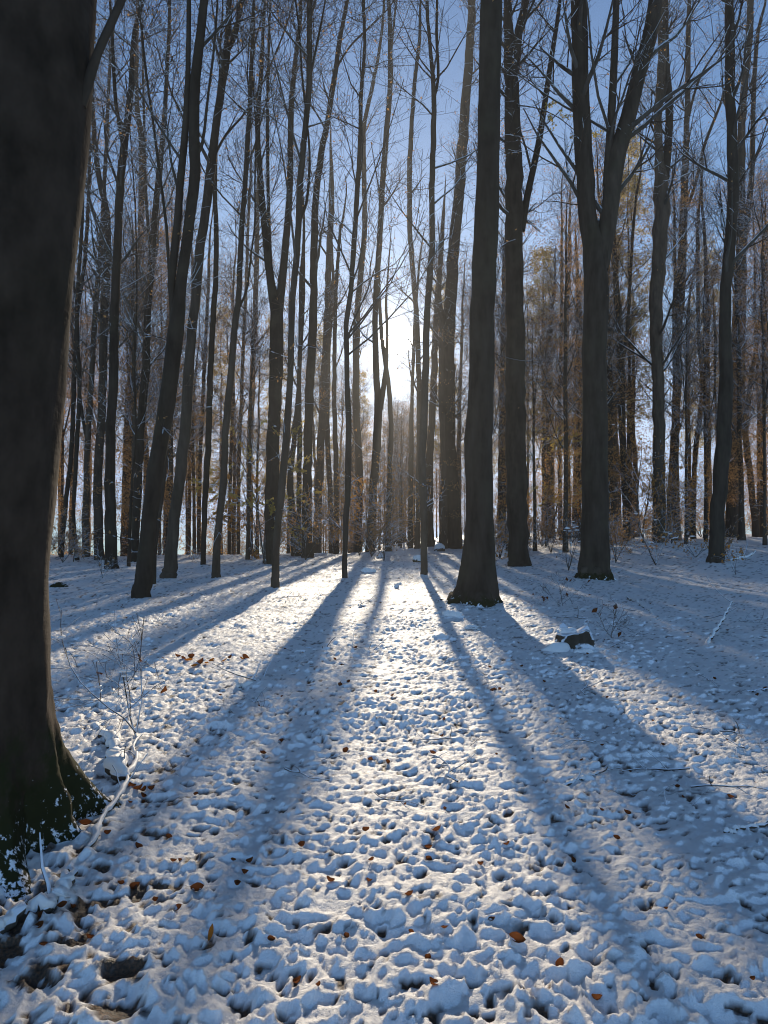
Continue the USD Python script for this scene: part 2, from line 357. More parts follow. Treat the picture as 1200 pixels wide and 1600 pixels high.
# ------------------------------------------------------------------ trees read off the photograph
# name, label, points (u, v, width in px) from the foot up, then side stems as lists of (u, v, w)
TREES = [
 ('stout leaning beech whose foot stands lowest of the trees on the left snow', [(220,940,27),(233,820,25),(248,707,25),(267,583,25),(276,500,26),(280,467,17),(295,350,16),(305,253,17),(302,187,17),(310,83,15),(320,0,13)], [[(276,500,12),(267,460,12),(277,350,12),(283,267,12),(290,200,11),(294,100,8),(295,0,7)],[(306,250,5),(316,225,5),(325,150,4),(335,70,4),(340,0,3)]]),
 ('leaning beech with a flared foot just right of the stout leaning trunk, forked high up', [(263,907,22),(272,817,17),(283,733,17),(292,633,17),(299,533,15),(302,500,15),(308,433,15),(320,333,14),(330,260,15),(337,200,12),(347,133,12),(355,77,12),(358,0,8)], [[(356,77,9),(368,50,9),(377,0,7)],[(332,255,4),(350,215,4),(380,180,3),(400,150,3)]]),
 ('dark straight beech left of the leaning pair, foot beside a low snow mound', [(175,893,19),(172,767,16),(173,667,15),(178,567,14),(178,500,14),(183,400,13),(188,300,12),(197,200,11),(205,133,9),(208,67,7),(223,0,6)], [[(192,215,6),(181,160,6),(175,50,5),(172,0,4)]]),
 ('dark beech standing close behind the straight one at far left', [(156,878,15),(153,767,14),(160,617,12),(163,500,12),(167,433,11),(168,350,10),(153,267,8),(145,167,7),(142,60,5)], []),
 ('slender beech with a swollen foot near the big left trunk', [(135,873,10),(134,825,12),(135,750,9),(137,683,9),(143,600,8),(148,500,8),(158,380,7),(165,250,6),(172,100,5)], [[(136,690,5),(124,610,5),(120,500,4),(112,400,4)]]),
 ('thin bare pole tree nearest the big left trunk, slightly bent', [(122,879,6),(115,800,6),(120,700,7),(124,600,6),(120,500,6),(128,350,5),(132,200,4)], []),
 ('thin leaning tree seen just past the edge of the big left trunk', [(95,873,7),(103,783,7),(112,700,7),(115,617,7),(120,500,6),(133,400,6),(140,250,5)], []),
 ('left stem of the close dark pair behind the leaning beech', [(197,868,16),(198,767,15),(203,633,14),(212,500,12),(217,467,11),(220,367,10),(222,233,9),(213,150,7),(215,0,5)], []),
 ('right stem of the close dark pair behind the leaning beech', [(208,881,12),(215,767,13),(220,667,13),(228,567,12),(230,500,11),(240,367,10),(247,283,9),(255,207,8),(260,133,6),(265,0,5)], [[(236,400,5),(228,300,5),(225,180,4),(222,60,3)]]),
 ('thin sapling stem before the foot of the dark pair', [(201,889,5),(202,850,5),(206,760,4),(212,690,3)], []),
 ('thin tree half hidden behind the foot of the stout leaning beech', [(238,918,9),(240,867,9),(246,817,8),(257,733,7),(262,640,6),(268,540,5)], []),
 ('thin vertical pole between the two leaning beeches', [(258,850,5),(258,750,5),(260,640,5),(262,520,5),(268,400,4)], []),
 ('slim tree in the gap right of the leaning pair, thin foot', [(317,886,7),(321,767,9),(325,700,10),(328,600,9),(333,500,9),(338,400,8),(336,280,7),(341,150,5)], []),
 ('slim dark beech with a flared foot in the middle of the left half', [(338,907,13),(340,833,11),(348,767,11),(353,667,11),(360,600,11),(368,500,10),(372,483,9),(375,400,9),(382,300,8),(387,217,8),(392,133,7),(397,0,5)], [[(374,480,4),(386,450,4),(392,400,3)]]),
 ('very thin far pole left of the slim flared beech', [(295,858,6),(297,700,6),(300,560,5),(301,420,5)], []),
 ('thin far tree between the slim beech and the gap tree', [(310,864,6),(312,740,6),(318,600,6),(326,430,5)], []),
 ('thin far pole right of the slim flared beech', [(358,864,6),(360,740,5),(364,620,5),(366,500,4)], []),
 ('second thin far pole right of the slim flared beech', [(372,863,6),(373,740,6),(378,600,6),(385,430,5),(390,300,4)], []),
 ('far straight tree behind the orange leaved sapling', [(390,860,11),(390,733,10),(394,600,9),(400,450,8),(403,300,7)], []),
 ('thick far beech left of the tilted dark stem, fork above into two', [(422,884,20),(425,767,22),(428,667,20),(432,567,22),(432,500,20),(423,440,13),(415,367,12),(407,283,9),(403,200,8),(410,80,6)], [[(433,510,14),(443,417,12),(453,283,10),(455,167,9),(463,83,7),(470,10,6)],[(424,430,6),(419,300,6),(418,180,5),(421,40,4)]]),
 ('tilted dark thin beech whose foot is nearest left of the middle', [(430,924,13),(433,833,11),(442,750,11),(448,667,11),(453,583,10),(457,467,10),(465,383,10),(468,300,10),(475,217,9),(483,133,9),(483,67,9),(484,0,8)], [[(485,120,4),(495,70,4),(505,20,3)],[(466,350,5),(480,310,5),(484,250,4)]]),
 ('bent tree beside the tilted dark stem with a curved foot', [(463,871,14),(457,800,11),(453,753,10),(459,690,8),(467,600,7),(470,480,6)], []),
 ('slender pole just right of the bent tree', [(468,868,9),(467,783,8),(468,700,8),(467,600,7),(474,450,6)], []),
 ('straight far beech of medium girth left of centre', [(481,874,17),(480,767,15),(482,667,14),(485,583,14),(489,500,13),(492,333,11),(500,250,10),(513,183,9),(523,117,8),(533,50,7),(543,0,6)], [[(525,110,3),(545,75,3),(580,40,3),(605,15,2)]]),
 ('paler far beech close right of the straight one', [(494,858,13),(498,767,13),(503,667,12),(507,583,12),(511,500,11),(514,400,10),(518,300,9)], []),
 ('thin far tree with a slight bow right of the pale one', [(518,854,8),(515,750,8),(511,667,8),(513,560,7),(520,450,6)], []),
 ('thin straight far tree beside the bowed one', [(526,851,8),(525,730,8),(522,600,7),(524,480,6),(530,380,5)], []),
 ('thin dark young stem standing alone left below the sun', [(538,909,8),(540,833,8),(543,767,10),(545,667,10),(542,583,8),(541,500,8),(547,467,8),(552,400,8),(557,317,8),(562,233,7),(565,133,6),(570,67,5),(568,0,5)], []),
 ('far beech behind the lone thin stem, slightly crooked', [(560,861,11),(562,733,11),(557,650,11),(556,533,10),(563,433,9),(570,350,8),(568,213,7),(582,133,6),(592,83,5),(600,0,4)], []),
 ('far beech under the sun that splits into two stems', [(578,864,14),(582,783,13),(588,700,13),(591,650,13),(588,583,10),(586,500,9),(593,383,9),(597,300,9),(603,217,9),(610,117,8),(610,50,7),(607,0,6)], [[(592,650,9),(600,600,8),(604,560,6)],[(610,110,4),(615,40,4),(620,0,3)]]),
 ('slender far tree straight below the sun', [(607,863,10),(608,767,8),(611,667,8),(607,600,7),(596,520,6),(592,440,5)], []),
 ('leaning stem right of the sun whose top shows violet against the sky', [(652,850,8),(654,740,8),(655,620,8),(652,520,8),(646,430,8),(640,350,8),(640,267,8),(643,200,7),(649,117,6),(656,50,5)], []),
 ('thin far pole right of the slender tree below the sun', [(641,851,8),(642,767,7),(643,660,6),(646,560,5),(650,470,5)], []),
 ('slim young beech standing right of centre with a snowy side twig', [(663,903,10),(662,800,11),(660,733,12),(662,667,12),(665,567,11),(667,500,10),(672,430,10),(675,383,9),(675,300,9),(677,217,9),(678,150,8),(673,83,6),(667,0,5)], [[(678,155,5),(685,117,5),(682,50,5),(683,0,4)]]),
 ('far trunk directly behind the slim young beech', [(673,853,13),(670,760,12),(676,640,11),(682,500,10),(690,380,8)], []),
 ('far trunk left of the thick tapering beech', [(693,849,11),(695,740,11),(690,620,10),(690,500,9)], []),
 ('thick tapering beech behind and left of the broad central trunk', [(712,858,21),(706,767,23),(701,667,22),(700,567,21),(702,500,20),(704,467,20),(709,383,18),(717,300,17),(725,200,16),(732,100,14),(737,0,12)], []),
 ('broad beech with spreading roots, the biggest trunk right of the middle', [(742,948,56),(748,860,48),(750,800,43),(748,700,43),(752,600,40),(753,500,38),(758,400,38),(762,267,36),(765,133,35),(768,0,34)], []),
 ('far trunk in the gap right of the broad central beech', [(784,850,15),(786,720,15),(788,560,13),(790,420,12)], []),
 ('stout beech right of the broad one, with a side stem leaning right', [(812,888,29),(808,800,32),(806,700,32),(806,600,31),(805,500,29),(803,400,28),(803,300,27),(801,200,25),(799,120,22),(795,60,16),(793,0,12)], [[(815,360,12),(822,317,11),(833,265,10),(843,217,10),(853,150,9),(863,83,8),(873,17,6)],[(800,120,16),(808,60,14),(822,0,11)]]),
 ('thin far tree behind the yellow green leaves', [(860,803,10),(858,700,9),(856,600,8),(862,480,7)], []),
 ('thin far pole left of the forked beech', [(877,818,6),(874,667,6),(876,560,5),(878,420,5)], []),
 ('far slender tree close left of the forked beech', [(888,830,10),(886,700,9),(883,600,9),(885,500,8),(890,380,6)], []),
 ('dark far stem half hidden by the forked beech', [(901,832,15),(902,700,11),(903,600,10),(905,500,9)], []),
 ('great forked beech right of centre, trunk splitting into two thick stems', [(928,908,46),(929,860,43),(930,800,41),(929,667,39),(929,560,37),(931,467,38),(930,410,36),(920,350,28),(912,233,27),(907,133,26),(905,0,25)], [[(936,420,30),(950,350,27),(963,250,28),(982,183,25),(998,117,23),(1017,50,24),(1024,0,21)],[(948,290,13),(952,233,13),(958,133,12),(963,0,10)]]),
 ('forked slim tree right of the great forked beech', [(980,848,11),(977,767,11),(972,667,11),(970,567,10),(967,500,10),(962,433,9),(958,350,7),(955,250,6)], [[(971,570,7),(980,517,6),(985,430,5),(995,300,4)]]),
 ('dim far trunk left of the forked slim tree', [(960,834,13),(960,700,10),(961,600,8),(962,500,7)], []),
 ('twin stemmed beech behind the snowy sapling on the right', [(1030,850,20),(1030,800,20),(1030,700,18),(1027,567,18),(1025,500,20),(1030,400,22),(1034,300,24),(1030,240,13),(1028,200,12),(1034,100,14),(1035,0,12)], [[(1036,300,13),(1043,240,12),(1046,167,12),(1040,100,12),(1038,0,11)]]),
 ('single beech close right of the twin stemmed one', [(1048,822,14),(1050,767,14),(1057,633,13),(1060,500,13),(1063,467,14),(1068,333,12),(1073,200,9),(1075,100,8),(1077,0,6)], [[(1069,330,5),(1083,300,5),(1100,230,5),(1130,150,4)],[(1073,210,4),(1090,130,4),(1130,60,3)]]),
 ('slender far tree right of the single beech', [(1083,828,8),(1085,733,8),(1097,600,7),(1091,500,6),(1090,350,5)], []),
 ('thin straight far pole left of the dark double trunk', [(1102,831,7),(1105,667,6),(1105,500,6),(1100,350,5)], []),
 ('dark front trunk of the double beech at right', [(1117,882,22),(1122,800,22),(1130,700,23),(1134,600,21),(1133,500,17),(1138,400,17),(1146,300,17),(1143,200,15),(1140,133,15),(1140,0,13)], []),
 ('dark rear trunk of the double beech at right', [(1143,826,21),(1147,700,21),(1150,600,19),(1153,500,16),(1157,400,15),(1157,300,14),(1158,233,12),(1163,133,11),(1170,67,11),(1173,0,10)], [[(1156,420,8),(1167,350,8),(1175,267,8),(1177,167,7),(1183,60,6)]]),
 ('crossing thin tree near the right edge, forked low', [(1181,822,10),(1173,750,10),(1167,700,10),(1161,640,8),(1160,567,8),(1163,480,6)], [[(1166,670,7),(1172,600,7),(1183,533,6),(1190,470,5),(1198,380,4)]]),
 ('thin tree at the right edge', [(1191,822,8),(1192,700,7),(1195,567,7),(1192,450,6)], []),
 ('thin pole on the far right between double trunk and crossing tree', [(1077,822,5),(1077,717,5),(1074,600,5),(1076,480,4)], []),
]

rng = np.random.default_rng(11)
mounds = []            # (x, y, radius, height) snow heaped round the feet of trees and things
hand_xy = []


def trunk_tube(P, R, sides, seed, flare=0.35, fh=0.35, lob=0.2):
    r = np.random.default_rng(seed)
    K = len(R)
    th = np.arange(sides) * 2 * np.pi / sides
    z = P[:, 2] - P[0, 2]
    fl = np.exp(-z / fh)
    wave = sum(np.cos(k * th + r.uniform(0, 6.28)) * r.uniform(0.4, 1) for k in (2, 3, 5)) / 1.6
    o = 0 * z[:, None] * th[None, :]
    n = meshkit.noise(np.stack([np.cos(th)[None, :] * 1.5 + seed + o, np.sin(th)[None, :] * 1.5 + o, z[:, None] * 1.2 + o], -1), seed) - 0.5
    lobes = 1 + fl[:, None] * (flare + flare * 0.8 * np.maximum(wave, -0.6)[None, :]) + lob * n
    return tubes(P[None], R[None], sides, ref=(1, 0.02, 0.0), lobes=lobes[None])


def resample(P, R, K):
    s = np.r_[0, np.cumsum(np.linalg.norm(np.diff(P, axis=0), axis=1))]
    t = np.linspace(0, s[-1], K)
    # smooth interpolation through the points
    from scipy.interpolate import PchipInterpolator
    keep = np.r_[True, np.diff(s) > 1e-6]
    return np.stack([PchipInterpolator(s[keep], P[keep, i])(t) for i in range(3)], 1), np.interp(t, s, R)


def stem(points, depth, lean, height, g=None):
    P = np.array([at_depth(u, v, depth + lean * max(0, (points[0][1] - v)) / 900.0) for u, v, _ in points])
    R = np.array([w / 2 / FPX * P[i, 1] for i, (_, _, w) in enumerate(points)])
    if g is not None:
        P[0] = g
    top = P[-1]
    height = max(height, top[2] + 5)
    if True:
        d = P[-1] - P[-2]; d /= np.linalg.norm(d)
        n = 5
        L = (height - top[2])
        ext, cur = [top], d
        for k in range(n):
            cur = cur * 0.75 + np.array([rng.normal(0, .07), rng.normal(0, .07), 0.3]); cur /= np.linalg.norm(cur)
            ext.append(ext[-1] + cur * L / n)
        P = np.vstack([P, ext[1:]])
        R = np.r_[R, np.linspace(R[-1], 0.02, n + 1)[1:]]
    return P, R


SUNCORR = []


def crown(P, R, rng, h0, level=1.0, low=0, n2=5, n3=5, thin=1.0):
    """branches (two levels), twigs and leaves for a stem polyline. Returns (branches, twigs, leaves)."""
    top = P[-1, 2]
    s = np.linspace(0, 1, len(P))
    t0 = float(np.interp(h0, P[:, 2], s))
    n1 = int(18 * level)
    P1, R1 = grow(P[None], R[None], n1, (t0, 0.97), lambda i, t: (1.25 - t) * rng.uniform(2.2, 5.2, len(t)) * min(1, top / 22), (28, 62), rng, K=6, up=0.5, rfac=0.42, rmax=0.085, tip=0.18, wob=0.10)
    P2, R2 = grow(P1, R1, n2, (0.2, 0.98), (0.8, 2.2), (25, 65), rng, K=4, up=0.3, rfac=0.6, rmax=0.03, tip=0.3)
    P3, R3 = grow(P2, R2, n3, (0.15, 1.0), (0.4, 1.1), (25, 70), rng, K=3, up=0.15, rfac=0.7, rmax=0.012, tip=0.4)
    tw = [tubes(P2, np.maximum(R2, 0.006), 3), tubes(P3, np.maximum(R3, 0.0045 * thin), 3)]
    P4, R4 = grow(P3, R3, 2, (0.2, 1.0), (0.2, 0.5), (30, 70), rng, K=2, up=0.1, rfac=0.8, rmax=0.006, tip=0.6)
    tw.append(tubes(P4, np.maximum(R4, 0.004 * thin), 3))
    lv = [leaves_at(P3, int(260 * level), (0.05, 0.09), rng)]
    br = tubes(P1, np.maximum(R1, 0.01), 5)
    if low:                         # thin snowy side twigs on the lower stem
        Pa, Ra = grow(P[None], R[None], low, (0.04, max(t0, 0.1)), (0.5, 1.6), (60, 95), rng, K=5, up=0.05, rfac=0.3, rmax=0.012, tip=0.3, wob=0.16)
        Pb, Rb = grow(Pa, Ra, 5, (0.2, 1.0), (0.2, 0.6), (30, 70), rng, K=3, up=0.05, rfac=0.7, rmax=0.007, tip=0.5)
        tw += [tubes(Pa, np.maximum(Ra, 0.005), 3), tubes(Pb, np.maximum(Rb, 0.004), 3)]
        lv.append(leaves_at(Pb, int(low * 5), (0.05, 0.09), rng, 0.03))
    return br, joined(tw), joined(lv)


def build_tree(i, label, pts, sides_):
    u, v, w = pts[0]
    g = ground_at(u, v)
    if g[1] > 58:                     # the feet of the furthest are hidden by the rise and brush
        D = 52 + (u * 7 % 9); q = at_depth(u, v, D); g = np.array([q[0], D, float(terrain(q[0], D))])
    D = g[1]
    hand_xy.append((g[0], g[1], w / FPX * D))
    mounds.append((g[0], g[1], 0.25 + w / FPX * D * 1.1, 0.07))
    g = g - np.array([0, 0, 0.12])
    lean = rng.uniform(-0.6, 0.6)
    small = w * D / FPX < 0.17
    H = rng.uniform(15, 19) if small else rng.uniform(22, 27)
    P, R = stem(pts, D, lean, H, g)
    K = int(np.clip(P[-1, 2] * 2.2, 20, 60))
    # finer near the ground for the flare
    Pr, Rr = resample(P, R, K)
    near = np.linspace(0, 1, 7)[1:-1]
    Pn = Pr[0] + (Pr[1] - Pr[0]) * near[:, None]; Rn = Rr[0] + (Rr[1] - Rr[0]) * near
    Pf, Rf = np.vstack([Pr[:1], Pn, Pr[1:]]), np.r_[Rr[:1], Rn, Rr[1:]]
    wob = rng.normal(0, 1, (len(Pf), 3)) * (Rf * (0.03 if w > 30 else 0.075))[:, None]; wob[0] = 0; wob[:, 2] = 0
    Pf = Pf + wob
    base = np.array([g[0], g[1], float(terrain(g[0], g[1]))])
    t = thing('beech_tree', label, 'tree', base)
    sides = int(np.clip(w * 0.5, 9, 24))
    big = w > 40
    V, F = trunk_tube(Pf, Rf, sides, 100 + i, flare=1.0 if w > 50 else 0.45, fh=0.38 if w > 50 else 0.3)
    part(t, 'trunk', (V - base, F), 'mossy_bark' if big else 'beech_bark')
    if big:                         # roots spreading from the foot
        rr = np.random.default_rng(400 + i)
        r0 = w / 2 / FPX * D
        toes = [(-2.75, 1.9), (-1.9, 1.1), (-1.2, 1.0), (-0.35, 1.6), (0.6, 1.1), (2.2, 1.2)] if w > 50 else [(-2.6, 1.1), (-1.5, .8), (-0.5, 1.1), (1.0, .9)]
        for az, ln in toes:
            d_ = np.array([math.cos(az), math.sin(az)]); n_ = np.array([-d_[1], d_[0]])
            q_ = np.linspace(0, 1, 12)
            rad_ = r0 * (.55 + q_ * ln * 1.35)
            bend = rr.normal(0, .16) * q_ ** 2 * r0 * 2
            xy = rad_[:, None] * d_ + bend[:, None] * n_ + rr.normal(0, .02, (12, 2)) * r0
            zr = r0 * 1.0 * (1 - q_) ** 2.2 - .05 - .10 * q_ + rr.normal(0, .006, 12)
            th_ = r0 * np.interp(q_, [0, .4, 1], [.52, .30, .08])
            V2, F2 = tubes(np.column_stack([xy, zr])[None], th_[None], 9, ref=(0, 0, 1), cap=True, lobes=1 + .25 * (meshkit.noise(np.stack([xy[:, :1] * 9 + np.arange(9)[None] * .8, xy[:, 1:] * 9 + np.zeros((1, 9)), np.zeros((12, 9)) + i], -1), 3) - .5)[None])
            part(t, 'root', (V2, F2), 'mossy_bark')
    brs, tws, lvs = [], [], []
    bare_one = (0.2 if abs(g[0]) < 1.6 else 0.3) if D > 30 and abs(g[0]) < 3.6 else 0.35 if D > 30 and -9 < g[0] < 0 else 1.0     # the sparse crowns the sun shines through
    for sp in sides_:
        y0 = float(np.interp(-sp[0][1], [-q[1] for q in pts], np.arange(len(pts))))
        yy = D + lean * max(0, pts[0][1] - sp[0][1]) / 900.0
        Ps, Rs = stem(sp, yy, lean + rng.uniform(-.4, .4), H * (0.9 if sp[0][2] > 8 else 0.6))
        Ps, Rs = resample(Ps, Rs, 24)
        V, F = tubes(Ps[None], Rs[None], 9 if sp[0][2] > 8 else 6, ref=(1, .02, 0))
        part(t, 'limb', (V - base, F), 'beech_bark')
        b, q, l = crown(Ps, Rs, rng, max(Ps[0, 2] + 1, 7.0), 0.5 * bare_one)
        brs.append(b); tws.append(q); lvs.append(l)
    h0 = rng.uniform(13, 14) if w > 32 else rng.uniform(9, 12) if w > 16 and D < 40 else rng.uniform(6.0, 9.5) if not small else rng.uniform(4.5, 7)
    b, q, l = crown(Pr, Rr, rng, h0, (1.0 if sides_ else 1.25) * bare_one, low=int(rng.integers(6, 12)) if not big else 3)
    brs.append(b); tws.append(q); lvs.append(l)
    for nm, ms, mt in (('branches', brs, 'branch_bark'), ('twigs', tws, 'twig_bark'), ('leaves', lvs, 'tan_leaves')):
        V, F = joined(ms)
        part(t, nm, (V - base, F), mt, smooth=nm == 'branches', kind='stuff')


for i, (label, pts, sd) in enumerate(TREES):
    build_tree(i, label, pts, sd)

# ------------------------------------------------------------------ the great trunk at the left edge of the view
LX, LY = -1.95, 3.62


def near_trunk():
    r = np.random.default_rng(5)
    zs = np.r_[np.linspace(-0.25, 1.0, 50), np.linspace(1.05, 12, 110)]
    edge = [(1330, 82), (1200, 80), (1100, 78), (900, 77), (700, 92), (500, 106), (300, 122), (150, 135), (0, 140), (-400, 165)]
    th = np.linspace(0, 2 * np.pi, 96, endpoint=False)
    R = np.interp(zs, [-.25, 0.5, 1.2, 2.5, 5, 12], [0.44, 0.40, 0.375, 0.36, 0.345, 0.27])
    ez = np.array([at_depth(u, v, LY)[2] for v, u in edge]); ex = np.array([(u - 600) / FPX for v, u in edge])
    te = np.interp(zs, ez, ex)
    cx = LY * te - R * np.sqrt(1 + te * te)
    cy = LY + zs * 0.004
    fl = np.exp(-np.maximum(zs + 0.02, 0) / 0.27)
    T = th[None, :] + 0 * zs[:, None]; Z = zs[:, None] + 0 * T
    lob = np.zeros_like(T)
    for a, wd, am in ((0.10, 0.20, 0.45), (-0.75, 0.24, 0.90), (-1.50, 0.24, 0.80), (-2.2, 0.25, 0.6), (0.72, 0.20, 0.95), (1.5, 0.3, 0.4), (2.6, 0.3, 0.5)):
        d = (T - a + np.pi) % (2 * np.pi) - np.pi
        lob = lob + am * np.exp(-(d / wd) ** 2)
    p3 = np.stack([np.cos(T) * 2.2, np.sin(T) * 2.2, Z * 1.5], -1)
    pf = np.stack([np.cos(T) * 9, np.sin(T) * 9, Z * 9], -1)
    rough = sstep(1.0, 0.2, Z)
    rad = R[:, None] * (1 + fl[:, None] * (0.12 + lob)) + 0.035 * (meshkit.fbm(p3, 3, 3) - 0.5) + rough * 0.07 * (meshkit.fbm(pf, 4, 9) - 0.5)
    # faint rings where old branches were
    for zr, am in ((1.52, 0.008), (2.15, 0.006), (2.9, 0.006)):
        rad += am * np.exp(-((Z - zr - 0.03 * np.sin(T)) / 0.018) ** 2)
    V = np.stack([cx[:, None] + rad * np.cos(T), cy[:, None] + rad * np.sin(T), Z], -1).reshape(-1, 3)
    n, K = len(th), len(zs)
    i = np.arange(K - 1)[:, None] * n + np.arange(n)[None, :]
    j = np.arange(K - 1)[:, None] * n + (np.arange(n)[None, :] + 1) % n
    q = np.stack([i, j, j + n, i + n], -1).reshape(-1, 4)
    return V, np.vstack([q[:, [0, 1, 2]], q[:, [0, 2, 3]]])


bark('near_bark', (0.018, 0.012, 0.008), (0.058, 0.038, 0.026), 7.0, snow=0.0, moss=0.75, fleck=30.0, stretch=0.6, flecks=0.62)
lz = float(terrain(LX, LY))
lt = thing('beech_tree', 'huge dark mossy beech trunk filling the left edge, nearest of all the trees', 'tree', (LX, LY, lz))
V, F = near_trunk()
part(lt, 'trunk', (V - np.array([LX, LY, 0]), F), 'near_bark')
mounds.append((LX, LY, 0.55, 0.05)); hand_xy.append((LX, LY, 0.8))
bp = np.array([at_depth(u, v, 3.62) for u, v in ((125, 165), (137, 130), (152, 85), (172, 40), (190, 0), (215, -60), (240, -160), (250, -300))])
br = np.array([20, 17, 13.5, 13, 12, 11, 9, 6]) / 2 / FPX * 3.7
Pb, Rb = resample(bp, br, 24)
V, F = tubes(Pb[None], Rb[None], 10, ref=(1, .02, 0))
part(lt, 'limb', (V - np.array([LX, LY, lz]), F), 'beech_bark')

# ------------------------------------------------------------------ trees further back: whole tree prototypes, copied
protos = []


def tree_proto(k, H, girth, h0, leafy, leafmat):
    r = np.random.default_rng(300 + k)
    zs = np.linspace(0, 1, 16)
    off = np.cumsum(r.normal(0, 0.10, (16, 2)), 0) * np.linspace(0, 1, 16)[:, None]
    P = np.column_stack([off, zs * H - 0.15])
    R = girth / 2 * np.interp(zs, [0, .05, .5, .8, 1], [1.2, 1.0, .72, .42, .06])
    path = f'/World/background_beech_{"abcdefghij"[k]}'
    stage.CreateClassPrim(path)
    V, F = trunk_tube(P, R, 8, 700 + k, 0.25, 0.3)
    part(path, 'trunk', (V, F), 'beech_bark')
    brs, tws, lvs = [], [], []
    if r.random() < 0.6:            # a second leader
        Pc, Rc = grow(P[None], R[None], 1, (0.35, 0.6), (H * 0.42, H * 0.5), (8, 16), r, K=8, up=0.25, rfac=0.75, wob=0.05, tip=0.15)
        brs.append(tubes(Pc, Rc, 6))
        b, q, l = crown(Pc[0], Rc[0], r, Pc[0, 1, 2], 0.8, n2=6, n3=6, thin=1.7)
        brs.append(b); tws.append(q); lvs.append(l)
    b, q, l = crown(P, R, r, h0 * .9, 1.25, low=10, n2=5, n3=5, thin=1.5)
    brs.append(b); tws.append(q); lvs.append(l)
    if leafy:
        lvs.append(leaf_quads(_crown_points(r, H, h0, leafy), r, (0.07, 0.13)))
    for nm, ms, mt in (('branches', brs, 'branch_bark'), ('twigs', tws, 'twig_bark'), ('leaves', lvs, leafmat)):
        part(path, nm, joined(ms), mt, smooth=nm == 'branches', kind='stuff')
    return path


def _crown_points(r, H, h0, n):
    c = np.column_stack([r.normal(0, 1.3, (90, 2)), r.uniform(h0 * .5, H * 0.95, 90)])
    return c[r.integers(0, 90, n)] + r.normal(0, 0.35, (n, 3)) * [1.5, 1.5, .6]


for k in range(8):
    protos.append(tree_proto(k, 21 + 1.0 * k, [0.28, 0.5, 0.36, 0.42, 0.24, 0.55, 0.33, 0.45][k], [7, 9, 6, 8, 5, 10, 7, 9][k], [3500, 4500, 7000, 500, 6000, 3000, 8000, 4000][k], 'tan_leaves'))


def larch_proto(k):
    r = np.random.default_rng(500 + k)
    H = [29, 26, 31][k]
    zs = np.linspace(0, 1, 16)
    P = np.column_stack([r.normal(0, 0.05, (16, 2)), zs * H - .15])
    R = 0.22 * np.linspace(1.1, 0.05, 16)
    path = f'/World/background_larch_{"abc"[k]}'
    stage.CreateClassPrim(path)
    part(path, 'trunk', trunk_tube(P, R, 8, 900 + k, .2, .3), 'beech_bark')
    P1, R1 = grow(P[None], R[None], 110, (0.3, 0.99), lambda i, t: 0.5 + (1 - t) * r.uniform(3, 5.2, len(t)), (75, 100), r, K=5, up=-0.05, rfac=.3, rmax=.03, tip=.2, wob=.06)
    P2, R2 = grow(P1, R1, 7, (.2, 1), (0.4, 1.0), (40, 80), r, K=3, up=-.35, rfac=.6, rmax=.01, tip=.4)
    part(path, 'branches', tubes(P1, np.maximum(R1, .008), 4), 'branch_bark', kind='stuff')
    part(path, 'twigs', tubes(P2, np.maximum(R2, .005), 3), 'twig_bark', smooth=False, kind='stuff')
    part(path, 'needle_clusters', leaves_at(P2, 15000, (0.08, 0.18), r, .09), 'needles', smooth=False, kind='stuff')
    return path


larches = [larch_proto(k) for k in range(3)]

rb = np.random.default_rng(21)
taken = [(x, y) for x, y, _ in hand_xy]


def free(x, y, d):
    return all((x - a) ** 2 + (y - b) ** 2 > d * d for a, b in taken)


# a drooping side branch with yellow leaves on the stout beech
sb = '/World/beech_tree_039'
sbase = np.array(stage.GetPrimAtPath(sb).GetAttribute('xformOp:translate').Get())
bl = np.array([at_depth(u, v, sbase[1] - d) for u, v, d in ((806, 165, 0), (835, 168, .3), (870, 182, .6), (900, 205, .8), (925, 222, .9))])
Pq, Rq = resample(bl, np.array([.03, .025, .02, .014, .008]), 14)
Pk, Rk = grow(Pq[None], Rq[None], 22, (.15, 1), (.4, .9), (35, 75), rng, K=4, up=-.2, rfac=.5, tip=.4)
part(sb, 'leafy_branch', (lambda m: (m[0] - sbase, m[1]))(joined([tubes(Pq[None], Rq[None], 6), tubes(Pk, np.maximum(Rk, .003), 3)])), 'branch_bark', label='drooping side branch with yellow leaves')
lq = leaves_at(Pk, 420, (.07, .11), rng, .04)
part(sb, 'yellow_leaves', (lq[0] - sbase, lq[1]), 'yellow_leaves', smooth=False, kind='stuff')

zones = [  # count, y range, tan range, group
 (22, (42, 74), (-0.56, -0.16), 'far beeches on the left'),
 (12, (66, 115), (-0.16, 0.16), 'far beeches near the sun'),
 (28, (42, 84), (0.16, 0.58), 'far beeches on the right'),
 (18, (36, 60), (-0.58, -0.12), 'slim beeches between the nearer trunks'),
 (18, (36, 60), (0.12, 0.58), 'slim beeches between the nearer trunks'),
 (46, (58, 105), (-0.15, 0.12), 'low young beeches below the sun'),
]
placed = []            # (u in the photograph, kind, prim), to be named after the gap they show in
for u, y, k, fh in ((606, 66, 4, .9), (614, 74, 2, .95), (621, 84, 6, .9), (627, 63, 4, .85), (633, 92, 2, .9), (638, 70, 6, .95), (646, 80, 4, 1.0), (617, 97, 6, .85), (630, 78, 0, .95), (624, 70, 2, .8)):
    x = y * (u - 600) / FPX        # young trees straight below the sun
    h = fh * 0.20 * y; s_ = h / (21 + k)
    t = thing('beech_tree', None, 'tree', (x, y, float(terrain(x, y))), rb.uniform(0, 6.28), (s_ * 1.2, s_ * 1.2, s_), 'low young beeches below the sun', protos[k])
    placed.append((u, 'low young beech', t)); taken.append((x, y))
